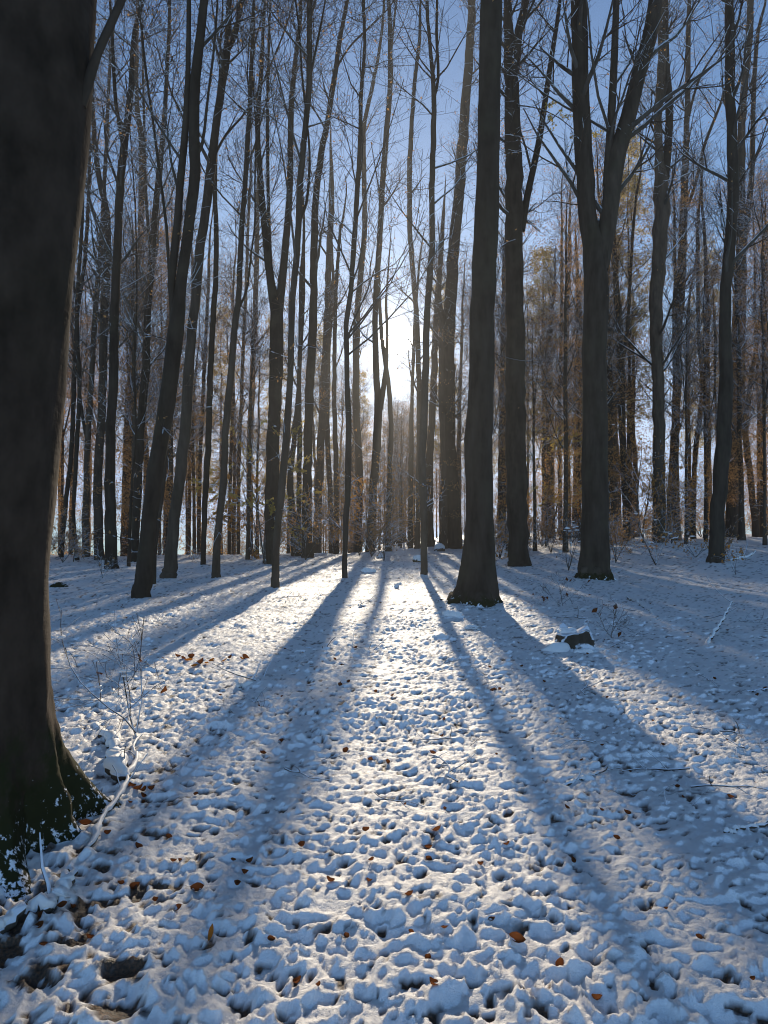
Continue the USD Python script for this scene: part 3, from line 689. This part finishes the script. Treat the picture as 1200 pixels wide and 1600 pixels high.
for n, yr, tr, group in zones:
    made = 0
    for _ in range(4000):
        if made >= n:
            break
        y = math.sqrt(rb.uniform(yr[0] ** 2, yr[1] ** 2)); x = y * rb.uniform(*tr)
        low_one, slim = group.startswith('low'), group.startswith('slim')
        if not free(x, y, 1.2 if low_one else 1.5):
            continue
        if not low_one and (abs(x - y * math.tan(SUN_AZ)) < 0.9 + 0.012 * y or -0.03 < x / y < 0.055):     # the opening through which the sun shines
            continue
        taken.append((x, y)); made += 1
        k = int(rb.choice([0, 4, 6])) if slim else int(rb.choice([2, 4, 6])) if low_one else int(rb.choice([0, 3, 5, 7, 3])) if 'sun' in group else int(rb.integers(0, 8))
        s = rb.uniform(0.85, 1.12) * (0.72 if slim else 1.0)
        sx = s
        if low_one:                # low enough for the sun to clear it
            s = max(0.24 * (y - 24), 5.0) / (21 + k) * rb.uniform(.7, 1.0); sx = s * 0.8
        t = thing('beech_tree', None, 'tree', (x, y, float(terrain(x, y))), rb.uniform(0, 6.28), (sx, sx, s * rb.uniform(.92, 1.08)), group, protos[k])
        placed.append((600 + FPX * x / y, 'low young beech' if low_one else 'slim bare beech' if slim else 'forked far beech' if k in (1, 5) else 'leafy far beech' if k in (2, 4, 6) else 'bare far beech', t))
for j, (u, y, k, lb) in enumerate([(500, 85, 0, 'tall golden larch left of the sun, its crown rising high behind the bare trunks'), (563, 122, 2, 'tallest golden larch above and left of the sun'), (430, 78, 1, 'dim larch far back above the thick forked far beech'),
                       (345, 70, 1, 'larch with a rounded top behind the leaning beeches'), (690, 80, 0, 'larch right of the sun behind the thick tapering beech'), (850, 66, 1, 'larch with yellow green needles between the stout and the forked beech'),
                       (985, 60, 2, 'reddish brown larch behind the stems of the great forked beech'), (1110, 72, 0, 'larch far back left of the double beech on the right'), (760, 88, 1, 'larch hidden far behind the broad central trunk')]):
    p = at_depth(u, 830, y)
    thing('larch_tree', lb, 'tree', (p[0], y, float(terrain(p[0], y))), rb.uniform(0, 6.28), rb.uniform(.95, 1.05), None, larches[k])

# ------------------------------------------------------------------ the snow covered forest floor
def forest_floor():
    r = np.random.default_rng(3)
    oy = -1.2
    rad = [0.02, 0.6]
    x = 1.6
    while x < 130:
        rad.append(x); x *= 1.0040 if x < 16 else 1.006 if x < 60 else 1.02
    while x < 420:
        rad.append(x); x *= 1.10
    rad = np.array(rad)
    fine = np.linspace(-0.64, 0.64, 600)
    coarse = np.linspace(0.66, 2 * np.pi - 0.66, 70)[1:-1]
    ang = np.r_[fine, coarse]
    A, Q = np.meshgrid(ang, rad)
    X, Y = Q * np.sin(A), oy + Q * np.cos(A)
    Z = terrain(X, Y)
    for mx, my, mr, mh in mounds:
        sel = (np.abs(X - mx) < 3 * mr) & (np.abs(Y - my) < 3 * mr)
        Z[sel] += mh * np.exp(-((X[sel] - mx) ** 2 + (Y[sel] - my) ** 2) / (mr * mr))
    # lumps of leaf litter under the snow
    front = (np.abs(((A + np.pi) % (2 * np.pi)) - np.pi) < 0.70) & (Q < 48)
    xs, ys = X[front], Y[front]
    w = np.stack([xs, ys, 0 * xs], -1)
    wx = xs + 0.07 * (meshkit.noise(w * 6.0, 1) - .5) + 0.03 * (meshkit.noise(w * 17.0, 11) - .5)
    wy = ys + 0.07 * (meshkit.noise(w * 6.0, 2) - .5) + 0.03 * (meshkit.noise(w * 17.0, 12) - .5)
    n = 1000000
    aa, qq = r.uniform(-0.74, 0.74, n), np.sqrt(r.uniform(0.8, 50 ** 2, n))
    keep = r.random(n) < 1.0
    px, py = qq * np.sin(aa), oy + qq * np.cos(aa)
    tree = cKDTree(np.column_stack([px, py]))
    d, idx = tree.query(np.column_stack([wx, wy]), k=7)
    th = r.uniform(0, np.pi, n); rx = r.uniform(0.024, 0.075, n); ry = rx * r.uniform(0.4, 0.85, n); am = r.uniform(0.004, 0.036, n) * (0.55 + 0.7 * (rx / 0.065))
    mixp = r.uniform(0, 0.8, n)
    sxp, syp = r.normal(0, 0.25, n), r.normal(0, 0.25, n)
    hs = []
    for k in range(7):
        i = idx[:, k]
        dx, dy = wx - px[i], wy - py[i]
        ua, va = (dx * np.cos(th[i]) + dy * np.sin(th[i])) / rx[i], (-dx * np.sin(th[i]) + dy * np.cos(th[i])) / ry[i]
        e = ua * ua + va * va
        prof = mixp[i] * np.maximum(1 - e * 0.8, 0) ** 0.6 + (1 - mixp[i]) * np.maximum(1 - 0.85 * np.sqrt(e), 0)
        hs.append(am[i] * prof * (1 + 0.5 * (sxp[i] * ua + syp[i] * va)))
    H = np.array(hs)
    h = 0.005 * np.log(np.exp(H / 0.005).sum(0) / 7 + 1e-12)
    h = np.maximum(h, -0.02)
    dist = np.hypot(xs, ys)
    # smoother, deeper snow on the right; livelier litter in the open middle
    patch = meshkit.fbm(w * 0.5, 2, 8)
    amp = (0.55 + 0.9 * patch) * (1 - 0.45 * sstep(1.0, 5.0, xs - 0.10 * ys))
    fine_ = 0.016 * (meshkit.fbm(w * 24, 3, 4) - .5) + 0.05 * (meshkit.fbm(w * 2.3, 2, 6) - .5) 
    def ridge(sc, ang_, seed, p):
        c_, s_ = math.cos(ang_), math.sin(ang_)
        q = np.stack([(wx * c_ - wy * s_) * sc, (wx * s_ + wy * c_) * sc * 1.25, 0.37 * seed + 0 * wx], -1)
        return (1 - np.abs(2 * meshkit.noise(q, seed) - 1)) ** p
    r1, r2, r3 = ridge(10.5, 0.5, 61, 1.6), ridge(21.0, 1.3, 62, 1.5), ridge(44.0, 2.1, 63, 1.3)
    wr = 0.55 + 0.9 * meshkit.noise(w * 1.7, 64)
    rid = wr * (0.021 * r1 + 0.015 * r2 * (0.4 + r1) + 0.006 * r3)
    Z[front] += amp * (0.55 * h + 0.85 * rid) + fine_
    bare = np.zeros_like(Z)
    pn = meshkit.noise(w * 13.0, 31) * 0.6 + meshkit.noise(w * 33.0, 32) * 0.4
    near_left = np.maximum(np.exp(-((xs + 1.45) ** 2 + (ys - 2.75) ** 2) / 0.75 ** 2), .7 * np.exp(-((xs - LX) ** 2 + (ys - LY) ** 2) / 1.0))
    low = sstep(0.006, -0.004, h)
    b = sstep(0.675 - 0.22 * near_left, 0.75 - 0.22 * near_left, pn + 0.05 * (low - .5)) * sstep(0.022 + 0.02 * near_left, 0.004 + 0.015 * near_left, h)
    b = np.maximum(b, sstep(0.75, 0.80, meshkit.noise(w * 21.0, 33) * .75 + .25 * meshkit.noise(w * 47, 34)) * sstep(0.03, 0.010, h))
    bare[front] = b
    Z[front] -= 0.012 * b
    nr, na = Z.shape
    i = np.arange(nr - 1)[:, None] * na + np.arange(na)[None, :]
    j = np.arange(nr - 1)[:, None] * na + (np.arange(na)[None, :] + 1) % na
    q = np.stack([i, j, j + na, i + na], -1).reshape(-1, 4)
    V = np.stack([X, Y, Z], -1).reshape(-1, 3)
    F = np.vstack([q[:, [0, 2, 1]], q[:, [0, 3, 2]]])
    return V, F, bare.ravel()


# ------------------------------------------------------------------ things lying on the snow
def lumpy(mesh, amp, freq, seed):
    v = np.array(mesh.vertices); n = mesh.vertex_normals
    v = v + n * (amp * (meshkit.fbm(v * freq + seed, 3, seed) - .5) * 2)[:, None]
    return trimesh.Trimesh(v, mesh.faces, process=False)


def rock(name, u, v, wpx, hpx, label, cat, seed, mat='dead_wood', group=None, cap=True):
    g = ground_at(u, v)
    w, h = wpx / FPX * g[1], hpx / FPX * g[1]
    m = trimesh.creation.icosphere(4, 1.0); m.apply_scale([w / 2, w / 2 * .8, h]); m = lumpy(m, 0.12 * w, 3.5 / w, seed)
    t = thing(name, label, cat, (g[0], g[1] + w * .3, float(terrain(g[0], g[1])) - 0.02), group=group)
    part(t, 'body', m, mat)
    if cap:
        c = trimesh.creation.icosphere(4, 1.0); c.apply_scale([w / 2 * .98, w / 2 * .8, h * .5]); c.apply_translation([0, 0.03 * w, h * .62]); c = lumpy(c, 0.10 * w, 4.5 / w, seed + 1)
        part(t, 'snow_cap', c, 'snow')
    mounds.append((g[0], g[1] + w * .3, w * .8, 0.03))
    return t


def branch_on(name, pxs, width, label, cat, seed, snow=True, lift=0.02, sub=6, mat='dead_wood', zs=None, snowfac=1.0, rough=.6):
    """a stick or log through pixels where it lies on the snow; zs gives heights above ground at the points."""
    r = np.random.default_rng(seed)
    P = np.array([ground_at(u, v) for u, v in pxs])
    P[:, 2] = terrain(P[:, 0], P[:, 1]) + lift
    if zs is not None:
        P[:, 2] += np.array(zs)
    R = np.interp(np.linspace(0, 1, len(P)), [0, 1], [width / 2, width / 2 * .55])
    Pr, Rr = resample(P, R, 36)
    Pr += (r.normal(0, 1, Pr.shape) * .15 + np.cumsum(r.normal(0, .16, Pr.shape), 0) * [1, 1, .25]) * width
    base = Pr[0].copy()
    t = thing(name, label, cat, base)
    V, F = tubes(Pr[None], Rr[None], 8, cap=True)
    part(t, 'stem', (V - base, F), mat)
    Ps, Rs = grow(Pr[None], Rr[None], sub, (.2, .98), (width * 4, width * 14), (30, 65), r, K=5, up=.15, rfac=.5, tip=.3, wob=.15) if sub else (np.zeros((0, 5, 3)), np.zeros((0, 5)))
    if sub:
        Ps[:, :, 2] = np.maximum(Ps[:, :, 2], terrain(Ps[:, :, 0], Ps[:, :, 1]) + 0.01)
        V, F = tubes(Ps, np.maximum(Rs, .003), 5)
        part(t, 'twigs', (V - base, F), 'twig_bark', kind='stuff')
    if snow:
        Pc = Pr + [0, 0, 1] * (Rr * .75)[:, None]
        th = np.arange(10) * 2 * np.pi / 10
        lob = 1 + 2 * rough * (meshkit.fbm(np.stack([Pr[:, None, 0] * 30 + np.cos(th), Pr[:, None, 1] * 30 + np.sin(th), Pr[:, None, 2] * 30 + 0 * th], -1), 2, seed) - .5)
        rr = Rr * .95 * snowfac; rr = rr * np.interp(np.linspace(0, 1, 36), [0, .08, .92, 1], [.4, 1, 1, .4]) * np.maximum(.25, 1.25 * meshkit.noise(np.stack([np.arange(36) * .45, 0 * Rr, 0 * Rr], -1), seed) ** .6 + .12)
        V, F = tubes(Pc[None], rr[None], 10, cap=True, lobes=lob[None])
        part(t, 'snow_ridge', (V - base, F), 'snow')
    for p in Pr[::12]:
        mounds.append((p[0], p[1], width * 1.5, 0.02))
    return t


# the broken stump on the right
g = ground_at(903, 1024)
sw = 64 / FPX * g[1]; sh = 40 / FPX * g[1]
st = thing('tree_stump', 'low broken tree stump with snow on top, standing on the shaded snow at right', 'stump', (g[0], g[1] + .15, float(terrain(g[0], g[1]))))
th = np.linspace(0, 2 * np.pi, 28, endpoint=False); zz_ = np.linspace(-.06, 1, 12)
T, Zz = np.meshgrid(th, zz_)
topn = sh * (0.66 + .62 * meshkit.noise(np.stack([np.cos(th) * 1.9, np.sin(th) * 1.9, 0 * th], -1), 52))
Zs = np.where(Zz < 0, Zz, Zz * topn[None, :])
Rs_ = sw / 2 * (0.86 + .30 * np.exp(-np.maximum(Zz, 0) * 3) + .55 * (meshkit.fbm(np.stack([np.cos(T) * 2.6, np.sin(T) * 2.6, Zz * 2], -1), 3, 7) - .5))
Vb = np.stack([Rs_ * np.cos(T), Rs_ * np.sin(T) * .8, Zs], -1).reshape(-1, 3)
i = np.arange(11)[:, None] * 28 + np.arange(28); j = np.arange(11)[:, None] * 28 + (np.arange(28) + 1) % 28
q = np.stack([i, j, j + 28, i + 28], -1).reshape(-1, 4)
Fb = np.vstack([q[:, [0, 1, 2]], q[:, [0, 2, 3]]])
c = len(Vb); Vb = np.vstack([Vb, [[0, 0, sh * .75]]])
Fb = np.vstack([Fb, [[11 * 28 + k, 11 * 28 + (k + 1) % 28, c] for k in range(28)]])
part(st, 'wood', (Vb, Fb), 'dead_wood')
cp = trimesh.creation.icosphere(4, 1.0); cp.apply_scale([sw * .22, sw * .24, .04]); cp.apply_translation([-.08, .08, sh * .84]); part(st, 'snow_cap', lumpy(cp, .06, 8, 4), 'snow')
for k, (ox, oy_, s_) in enumerate(((-.25, -.12, .15), (.27, -.05, .09), (.03, -.25, .10), (-.17, -.02, .11), (.12, -.20, .06))):
    cp = trimesh.creation.icosphere(3, 1.0); cp.apply_scale([s_ * 1.3, s_, s_ * .75]); cp.apply_translation([ox, oy_, .02]); part(st, 'snow_heap', lumpy(cp, .05, 7, 8 + k), 'snow')
mounds.append((g[0], g[1] + .15, .5, .05))

rock('rock', 708, 968, 34, 13, 'small mossy rock with a snow cap at the foot of the broad central beech', 'rock', 1, 'mossy_bark')
rock('rock', 88, 920, 30, 11, 'dark low rock beside the big left trunk', 'rock', 2, 'mossy_bark', cap=False)
rock('rock', 595, 873, 14, 6, 'small dark rock in the snow below the sun', 'rock', 3)
rock('rock', 653, 880, 16, 12, 'mossy rock left of the slim young beech', 'rock', 4, 'mossy_bark')
rock('rock', 687, 862, 17, 12, 'far snow capped boulder behind the slim young beech', 'rock', 5)
rock('rock', 575, 897, 24, 9, 'low snow covered hump right of the lone thin stem', 'rock', 6)
rock('rock', 578, 942, 16, 6, 'round snow covered hump in the middle of the sunlit snow', 'rock', 7)
rock('rock', 690, 1003, 30, 12, 'snow covered hump in the shade below the mossy rock', 'rock', 8)
rock('rock', 738, 985, 24, 9, 'second snow covered hump below the roots of the broad beech', 'rock', 9)
branch_on('fallen_log', [(185, 1235), (183, 1200), (176, 1165), (165, 1150)], 0.085, 'thick short log under smooth snow right of the big left trunk', 'log', 21, sub=0, lift=.06, snowfac=1.1, rough=.2)
branch_on('fallen_branch', [(138, 1345), (150, 1312), (163, 1288), (186, 1255), (196, 1225), (208, 1200), (203, 1180), (215, 1160)], 0.024, 'curved snow laden branch lying beside the snow covered log', 'branch', 22, sub=6, lift=.065, snowfac=1.3)
branch_on('fallen_log', [(-30, 1500), (40, 1440), (112, 1380)], 0.06, 'dark half buried log at the bottom left corner below the mossy roots', 'log', 23, sub=3, lift=.055, snowfac=1.0)
branch_on('fallen_branch', [(468, 1016), (505, 1018), (545, 1022), (595, 1021)], 0.035, 'thin dark branch lying across the sunlit middle of the snow', 'branch', 24, sub=7, lift=.015, snow=False)
branch_on('fallen_log', [(620, 921), (632, 915), (645, 913)], 0.11, 'short curved log left of the slim young beech', 'log', 25, sub=0)
branch_on('fallen_branch', [(980, 935), (995, 946), (1020, 965)], 0.06, 'dark broken branch on the shaded snow below the forked slim tree', 'branch', 26, sub=4)
branch_on('fallen_branch', [(1106, 1012), (1128, 992), (1152, 972)], 0.05, 'pale snowy stick slanting up out of the snow at right', 'branch', 27, sub=3, zs=(0, .15, .3), lift=.02)
branch_on('fallen_branch', [(952, 857), (985, 865), (1012, 873)], 0.09, 'long fallen branch behind the great forked beech', 'branch', 28, sub=6)
branch_on('fallen_branch', [(1030, 868), (1070, 874), (1100, 880)], 0.10, 'fallen snowy branch before the double beech', 'branch', 29, sub=6)
branch_on('fallen_branch', [(1140, 877), (1170, 868), (1180, 862)], 0.13, 'fallen log end right of the double beech', 'branch', 30, sub=2)
branch_on('fallen_branch', [(370, 1080), (400, 1073), (415, 1068)], 0.05, 'snow covered twiggy branch in the left middle of the snow', 'branch', 31, sub=6)
branch_on('fallen_branch', [(1160, 1085), (1185, 1083), (1215, 1080)], 0.03, 'thin dark stick at the right edge of the shaded snow', 'branch', 32, sub=4, snow=False)
branch_on('fallen_branch', [(1130, 1312), (1170, 1303), (1205, 1297)], 0.03, 'bent snowy twig at the right edge below the stick', 'branch', 33, sub=2, lift=.03)
branch_on('fallen_branch', [(870, 1235), (905, 1225), (935, 1213)], 0.028, 'snow coated twig on the edge between sun and shade', 'branch', 34, sub=3, lift=.02)


def sapling(name, u, v, H, label, seed, n=3, leafn=40, leafmat='orange_leaves', spread=.5, cat='sapling', snowy=True, ang=(8, 50)):
    r = np.random.default_rng(seed)
    g = ground_at(u, v); base = np.array([g[0], g[1], float(terrain(g[0], g[1]))])
    P0 = np.stack([np.array([[0, 0, -.05], [0, 0, .02], [0, 0, .04]])])
    Pm, Rm = grow(np.array([[[0, 0, -.05], [0, 0, 0.1]]]), np.array([[.02, .02]]) * max(H, .6) * .45, n, (0.3, 1), (H * .75, H * 1.1), ang, r, K=7, up=.2, rfac=1, tip=.25, wob=.14)
    P1, R1 = grow(Pm, Rm, 7, (.2, .98), (H * .25, H * .6), (35, 75), r, K=5, up=.05, rfac=.6, tip=.3, wob=.14)
    P2, R2 = grow(P1, R1, 5, (.2, 1), (H * .1, H * .28), (30, 70), r, K=3, up=0, rfac=.7, tip=.5)
    t = thing(name, label, cat, base)
    part(t, 'stems', tubes(Pm, np.maximum(Rm, .004), 6), 'branch_bark', kind='stuff')
    part(t, 'twigs', joined([tubes(P1, np.maximum(R1, .003), 4), tubes(P2, np.maximum(R2, .0022), 3)]), 'twig_bark', kind='stuff')
    if leafn:
        part(t, 'leaves', leaves_at(np.concatenate([P2]), leafn, (.07, .12), r, .03), leafmat, smooth=False, kind='stuff')
    if snowy:                       # pads of snow resting on the twigs
        idx = r.integers(0, len(P1), 26); p, d, _ = along(P1, R1, idx, r.uniform(.2, .9, 26))
        ms = []
        for q_, dd in zip(p, d):
            b = trimesh.creation.icosphere(1, 1.0); s_ = r.uniform(.6, 1.3) * .016 * min(max(H, .7), 1.8); b.apply_scale([s_ * 3.2, s_, s_ * .8])
            b.apply_transform(trimesh.transformations.rotation_matrix(math.atan2(dd[1], dd[0]), [0, 0, 1])); b.apply_translation(q_ + [0, 0, s_ * .5])
            ms.append((np.array(b.vertices), np.array(b.faces)))
        part(t, 'snow_pads', joined(ms), 'snow', kind='stuff')
    return t


sapling('sapling', 213, 1160, 0.75, 'bare frosted sapling with arching twigs growing by the snow laden branch', 61, 3, 3, 'fallen_leaf_brown')
sapling('sapling', 1025, 885, 1.9, 'snow laden beech sapling in front of the twin stemmed beech', 62, 4, 300, 'tan_leaves', ang=(20, 65))
sapling('sapling', 888, 893, 1.7, 'thin bare shrub left of the foot of the great forked beech', 63, 4, 20, 'tan_leaves')
sapling('sapling', 1085, 872, 1.4, 'low bush with brown leaves between twin stemmed and double beech', 64, 4, 300, 'orange_leaves', ang=(20, 65))
sapling('sapling', 1150, 900, 0.9, 'low brown leaved seedling right of the double beech', 65, 3, 60, 'orange_leaves', ang=(20, 60))
sapling('sapling', 330, 868, 4.2, 'young beech with orange leaves behind the slim flared beech', 66, 3, 2600, 'orange_leaves', ang=(5, 30))
sapling('sapling', 398, 872, 4.0, 'young beech with glowing orange leaves left of the thick far beech', 67, 3, 3400, 'orange_leaves', ang=(5, 35))
sapling('sapling', 415, 885, 5.2, 'tall young beech with yellow leaves left of the tilted dark stem', 68, 2, 1900, 'yellow_leaves', ang=(4, 18))
sapling('sapling', 853, 855, 6.5, 'young beech with yellow green leaves between stout and forked beech', 69, 3, 2200, 'yellow_leaves', ang=(4, 22))
sapling('sapling', 1005, 850, 5.0, 'young beech with orange leaves behind the forked slim tree', 70, 3, 1700, 'orange_leaves', ang=(4, 30))
sapling('sapling', 955, 1000, 0.5, 'tiny bare seedling with a few leaves behind the stump', 71, 3, 6, 'fallen_leaf_brown', snowy=False)
sapling('sapling', 880, 950, 0.6, 'thin seedling with brown leaves left above the stump', 72, 3, 10, 'fallen_leaf_brown', snowy=False)
sapling('sapling', 160, 905, 0.8, 'frosted low shrub left of the straight beech', 73, 4, 20, 'tan_leaves')
sapling('sapling', 300, 880, 0.8, 'frosted low shrub behind the flared leaning beech', 74, 4, 30, 'tan_leaves', ang=(20, 60))
rs = np.random.default_rng(77)


def shrub_proto(k):
    r = np.random.default_rng(800 + k); H = [2.2, 1.5, 3.0, 4.5][k]
    path = f'/World/understorey_shrub_{"abcd"[k]}'
    stage.CreateClassPrim(path)
    Pm, Rm = grow(np.array([[[0, 0, -.05], [0, 0, 0.1]]]), np.array([[.02, .02]]), 5, (.3, 1), (H * .6, H), (8, 45), r, K=6, up=.2, rfac=1, tip=.25, wob=.12)
    P1, R1 = grow(Pm, Rm, 8, (.2, .98), (H * .2, H * .5), (35, 75), r, K=4, up=.05, rfac=.6, tip=.3, wob=.12)
    P2, R2 = grow(P1, R1, 6, (.2, 1), (H * .1, H * .25), (30, 70), r, K=3, up=0, rfac=.7, tip=.5)
    part(path, 'stems', tubes(Pm, np.maximum(Rm, .006), 5), 'branch_bark', kind='stuff')
    part(path, 'twigs', joined([tubes(P1, np.maximum(R1, .005), 3), tubes(P2, np.maximum(R2, .004), 3)]), 'twig_bark', smooth=False, kind='stuff')
    part(path, 'leaves', leaves_at(P2, [500, 350, 900, 1300][k], (.07, .12), r, .04), ['orange_leaves', 'tan_leaves', 'tan_leaves', 'orange_leaves'][k], smooth=False, kind='stuff')
    return path


shr = [shrub_proto(k) for k in range(4)]
made = 0
while made < 120:
    y = math.sqrt(rs.uniform(30 ** 2, 85 ** 2)); tx = rs.uniform(-.5, .56); x = y * tx
    if tx < 0.1 and rs.random() < .45 or not free(x, y, .8):
        continue
    taken.append((x, y)); made += 1
    side = 'left' if tx < 0 else 'right'
    t = thing('shrub', None, 'shrub', (x, y, float(terrain(x, y))), rs.uniform(0, 6.28), rs.uniform(.7, 1.3), f'understorey shrubs on the {side}', shr[int(rs.integers(0, 4))])
    placed.append((600 + FPX * tx, 'brown leaved shrub', t))

# labels that say in which gap between the nearer trunks each of them shows
ANCH = [(-90, 'the edge'), (88, 'the big left trunk'), (173, 'the straight beech'), (252, 'the leaning beech'), (357, 'the flared beech'), (430, 'the far fork'), (484, 'the far straight trunk'),
        (545, 'the lone thin stem'), (607, 'the sunlit tree'), (662, 'the slim young beech'), (748, 'the broad central beech'), (806, 'the stout beech'), (929, 'the forked beech'),
        (1028, 'the twin stem'), (1132, 'the double beech'), (1300, 'the right edge')]
ORD = 'first second third fourth fifth sixth seventh eighth ninth tenth eleventh twelfth thirteenth fourteenth fifteenth sixteenth seventeenth eighteenth nineteenth twentieth'.split()
gaps = {}
for u, kind, t in placed:
    k = int(np.clip(np.searchsorted([a for a, _ in ANCH], u) - 1, 0, len(ANCH) - 2))
    gaps.setdefault((k, kind), []).append((u, t))
for (k, kind), row in gaps.items():
    row.sort(key=lambda e: e[0])
    for i, (u, t) in enumerate(row):
        where = f'between {ANCH[k][1]} and {ANCH[k + 1][1]}'
        tag(t, f'{kind} {where}' if len(row) == 1 else f'{ORD[min(i, 19)]} {kind} from left {where}')

# ------------------------------------------------------------------ the floor itself, then the leaves on it
V, F, bare = forest_floor()
fl = usdkit.mesh(stage, '/World/snow_ground', (V, F), MAT['snow_cover'], smooth=True)
UsdGeom.PrimvarsAPI(fl).CreatePrimvar('bare', Sdf.ValueTypeNames.FloatArray, 'vertex').Set(Vt.FloatArray.FromNumpy(bare.astype(np.float32)))
tag(fl.GetPrim(), 'thin lumpy snow over leaf litter on the forest floor', None, None, 'structure')
ktree = cKDTree(V[:, :2])


def floor_z(x, y):
    return V[ktree.query([x, y])[1], 2]


def leaf_mesh(seed, L=.08):
    r = np.random.default_rng(seed)
    n = 9
    s = np.linspace(-1, 1, n); wd = .34 * (1 - s ** 2) ** .7 * (1 - .15 * s)
    curl = r.uniform(.4, 1.1)
    rows = []
    for k in range(n):
        for c in (-1, -.5, 0, .5, 1):
            rows.append([s[k] * .5, wd[k] * c, curl * (wd[k] * c) ** 2 * 3 + r.uniform(-.1, .25) * 0 + .18 * s[k] ** 2 * curl * 2 + .012 * ((k + int(c * 2)) % 2)])
    v = np.array(rows) * L
    f = []
    for k in range(n - 1):
        for c in range(4):
            a = k * 5 + c
            f += [[a, a + 1, a + 6], [a, a + 6, a + 5]]
    sv, sf = tubes(np.array([[[-.5, 0, .36 * curl], [-.7, .02, .36 * curl + .02], [-.85, .0, .4 * curl + .05]]]) * L, np.array([[.012, .01, .008]]) * L, 3)
    return joined([(v, np.array(f)), (sv, sf)])


rl = np.random.default_rng(91)
lprot = []
for k in range(5):
    path = f'/World/leaf_kind_{"abcde"[k]}'
    stage.CreateClassPrim(path)
    part(path, 'blade', leaf_mesh(40 + k), 'fallen_leaf_brown' if k < 4 else 'fallen_leaf_orange')
    lprot.append(path)


def drop_leaf(u, v, label, k=None, group=None, tilt=None, s=None):
    g = ground_at(u, v)
    x = UsdGeom.Xform.Define(stage, numbered('/World', 'fallen_leaf'))
    z = floor_z(g[0], g[1]) + (.004 if tilt is None else .03)
    x.AddTranslateOp().Set(Gf.Vec3d(float(g[0]), float(g[1]), float(z)))
    x.AddRotateXYZOp().Set(Gf.Vec3f(*(rl.uniform(-35, 35, 2).tolist() + [rl.uniform(0, 360)] if tilt is None else tilt)))
    x.AddScaleOp().Set(Gf.Vec3f(*([float(s or rl.uniform(.5, .85))] * 3)))
    p = x.GetPrim(); p.GetReferences().AddInternalReference(Sdf.Path(lprot[int(rl.integers(0, 4)) if k is None else k])); p.SetInstanceable(True)
    tag(p, label, 'leaf', group)


drop_leaf(333, 1490, 'bright orange pointed leaf standing upright in the near snow', 4, None, (0, -75, 25), .75)
for u, v in ((285, 1035), (296, 1040), (303, 1046), (312, 1038), (318, 1035), (322, 1042), (300, 1036), (350, 1033), (362, 1032), (375, 1034), (381, 1033), (275, 1033), (310, 1044), (330, 1037)):
    drop_leaf(u + rl.normal(0, 2), v + rl.normal(0, 2), 'rust red beech leaf in the loose cluster on the sunlit snow left of the middle', 4 if rl.random() < .3 else None, 'rust red leaf cluster', None, rl.uniform(.9, 1.3))
for u, v in ((215, 1240), (228, 1243), (238, 1242), (205, 1238), (220, 1248), (180, 1232), (135, 1310), (148, 1322), (165, 1315), (130, 1268), (140, 1272), (120, 1262)):
    drop_leaf(u + rl.normal(0, 2), v + rl.normal(0, 2), 'red brown leaf by the roots of the big left trunk', None, 'leaves by the big left trunk')
for u, v in ((445, 1020), (523, 1035), (535, 1043), (553, 1020), (530, 1078), (556, 1018), (545, 1072), (472, 1330), (540, 1185), (605, 1200), (675, 1187), (770, 1083), (780, 1082), (850, 1070), (410, 1185), (675, 1555), (808, 1493), (270, 1358), (310, 1400), (685, 1310)):
    drop_leaf(u, v, 'single brown leaf lying on the open snow in the middle', None, 'leaves on the open snow')
made = 0
while made < 120:
    v = 905 + 690 * rl.random() ** 1.3; u = rl.uniform(0, 1200)
    if u < 180 and v < 1380:
        continue
    g = ground_at(u, v)
    if not free(g[0], g[1], .5):
        continue
    made += 1
    drop_leaf(u, v, 'small brown leaf half sunk in the lumpy snow', None, 'half sunk leaves scattered over the snow', None, rl.uniform(.3, .62))

# thin sticks half sunk in the snow
kinds = []
for k in range(4):
    r = np.random.default_rng(60 + k)
    path = f'/World/stick_kind_{"abcd"[k]}'
    stage.CreateClassPrim(path)
    P0 = np.cumsum(np.column_stack([np.full(7, .11), r.normal(0, .025, 7), r.normal(0, .012, 7)]), 0)
    R0 = np.linspace(.010, .004, 7)
    Pk, Rk = grow(P0[None], R0[None], 4, (.2, .9), (.10, .35), (30, 65), r, K=4, up=.1, rfac=.7, tip=.4, wob=.15)
    part(path, 'stem', tubes(P0[None], R0[None], 6, cap=True), 'dead_wood')
    part(path, 'twigs', tubes(Pk, np.maximum(Rk, .0025), 4), 'dead_wood', kind='stuff')
    kinds.append(path)
made = 0
while made < 60:
    v = 870 + 400 * rl.random() ** 1.2; u = rl.uniform(100, 1200)
    if u < 640 and rl.random() < .75:
        continue
    g = ground_at(u, v)
    if not free(g[0], g[1], .5):
        continue
    made += 1
    thing('fallen_stick', f"thin dark stick half sunk in the {'shaded snow at the right' if u > 640 else 'sunlit snow at the left'}", 'stick', (g[0], g[1], floor_z(g[0], g[1]) + .012), rl.uniform(0, 6.28), rl.uniform(.3, .75) * (1 + .6 * (v < 980)),
          'sticks in the shaded snow' if u > 640 else 'sticks in the sunlit snow', kinds[int(rl.integers(0, 4))])

# ------------------------------------------------------------------ cold air with a little haze
looks('cold_haze', {'v': ('principled_volume', {'color': (0.94, 0.96, 1.0), 'density': 0.00035, 'anisotropy': 0.70})}, volume='v.volume')
hz = trimesh.creation.box([900, 900, 82]); hz.apply_translation([0, 0, 41 - 26])
single('haze', hz, 'cold_haze', None, None, smooth=False, kind='stuff')
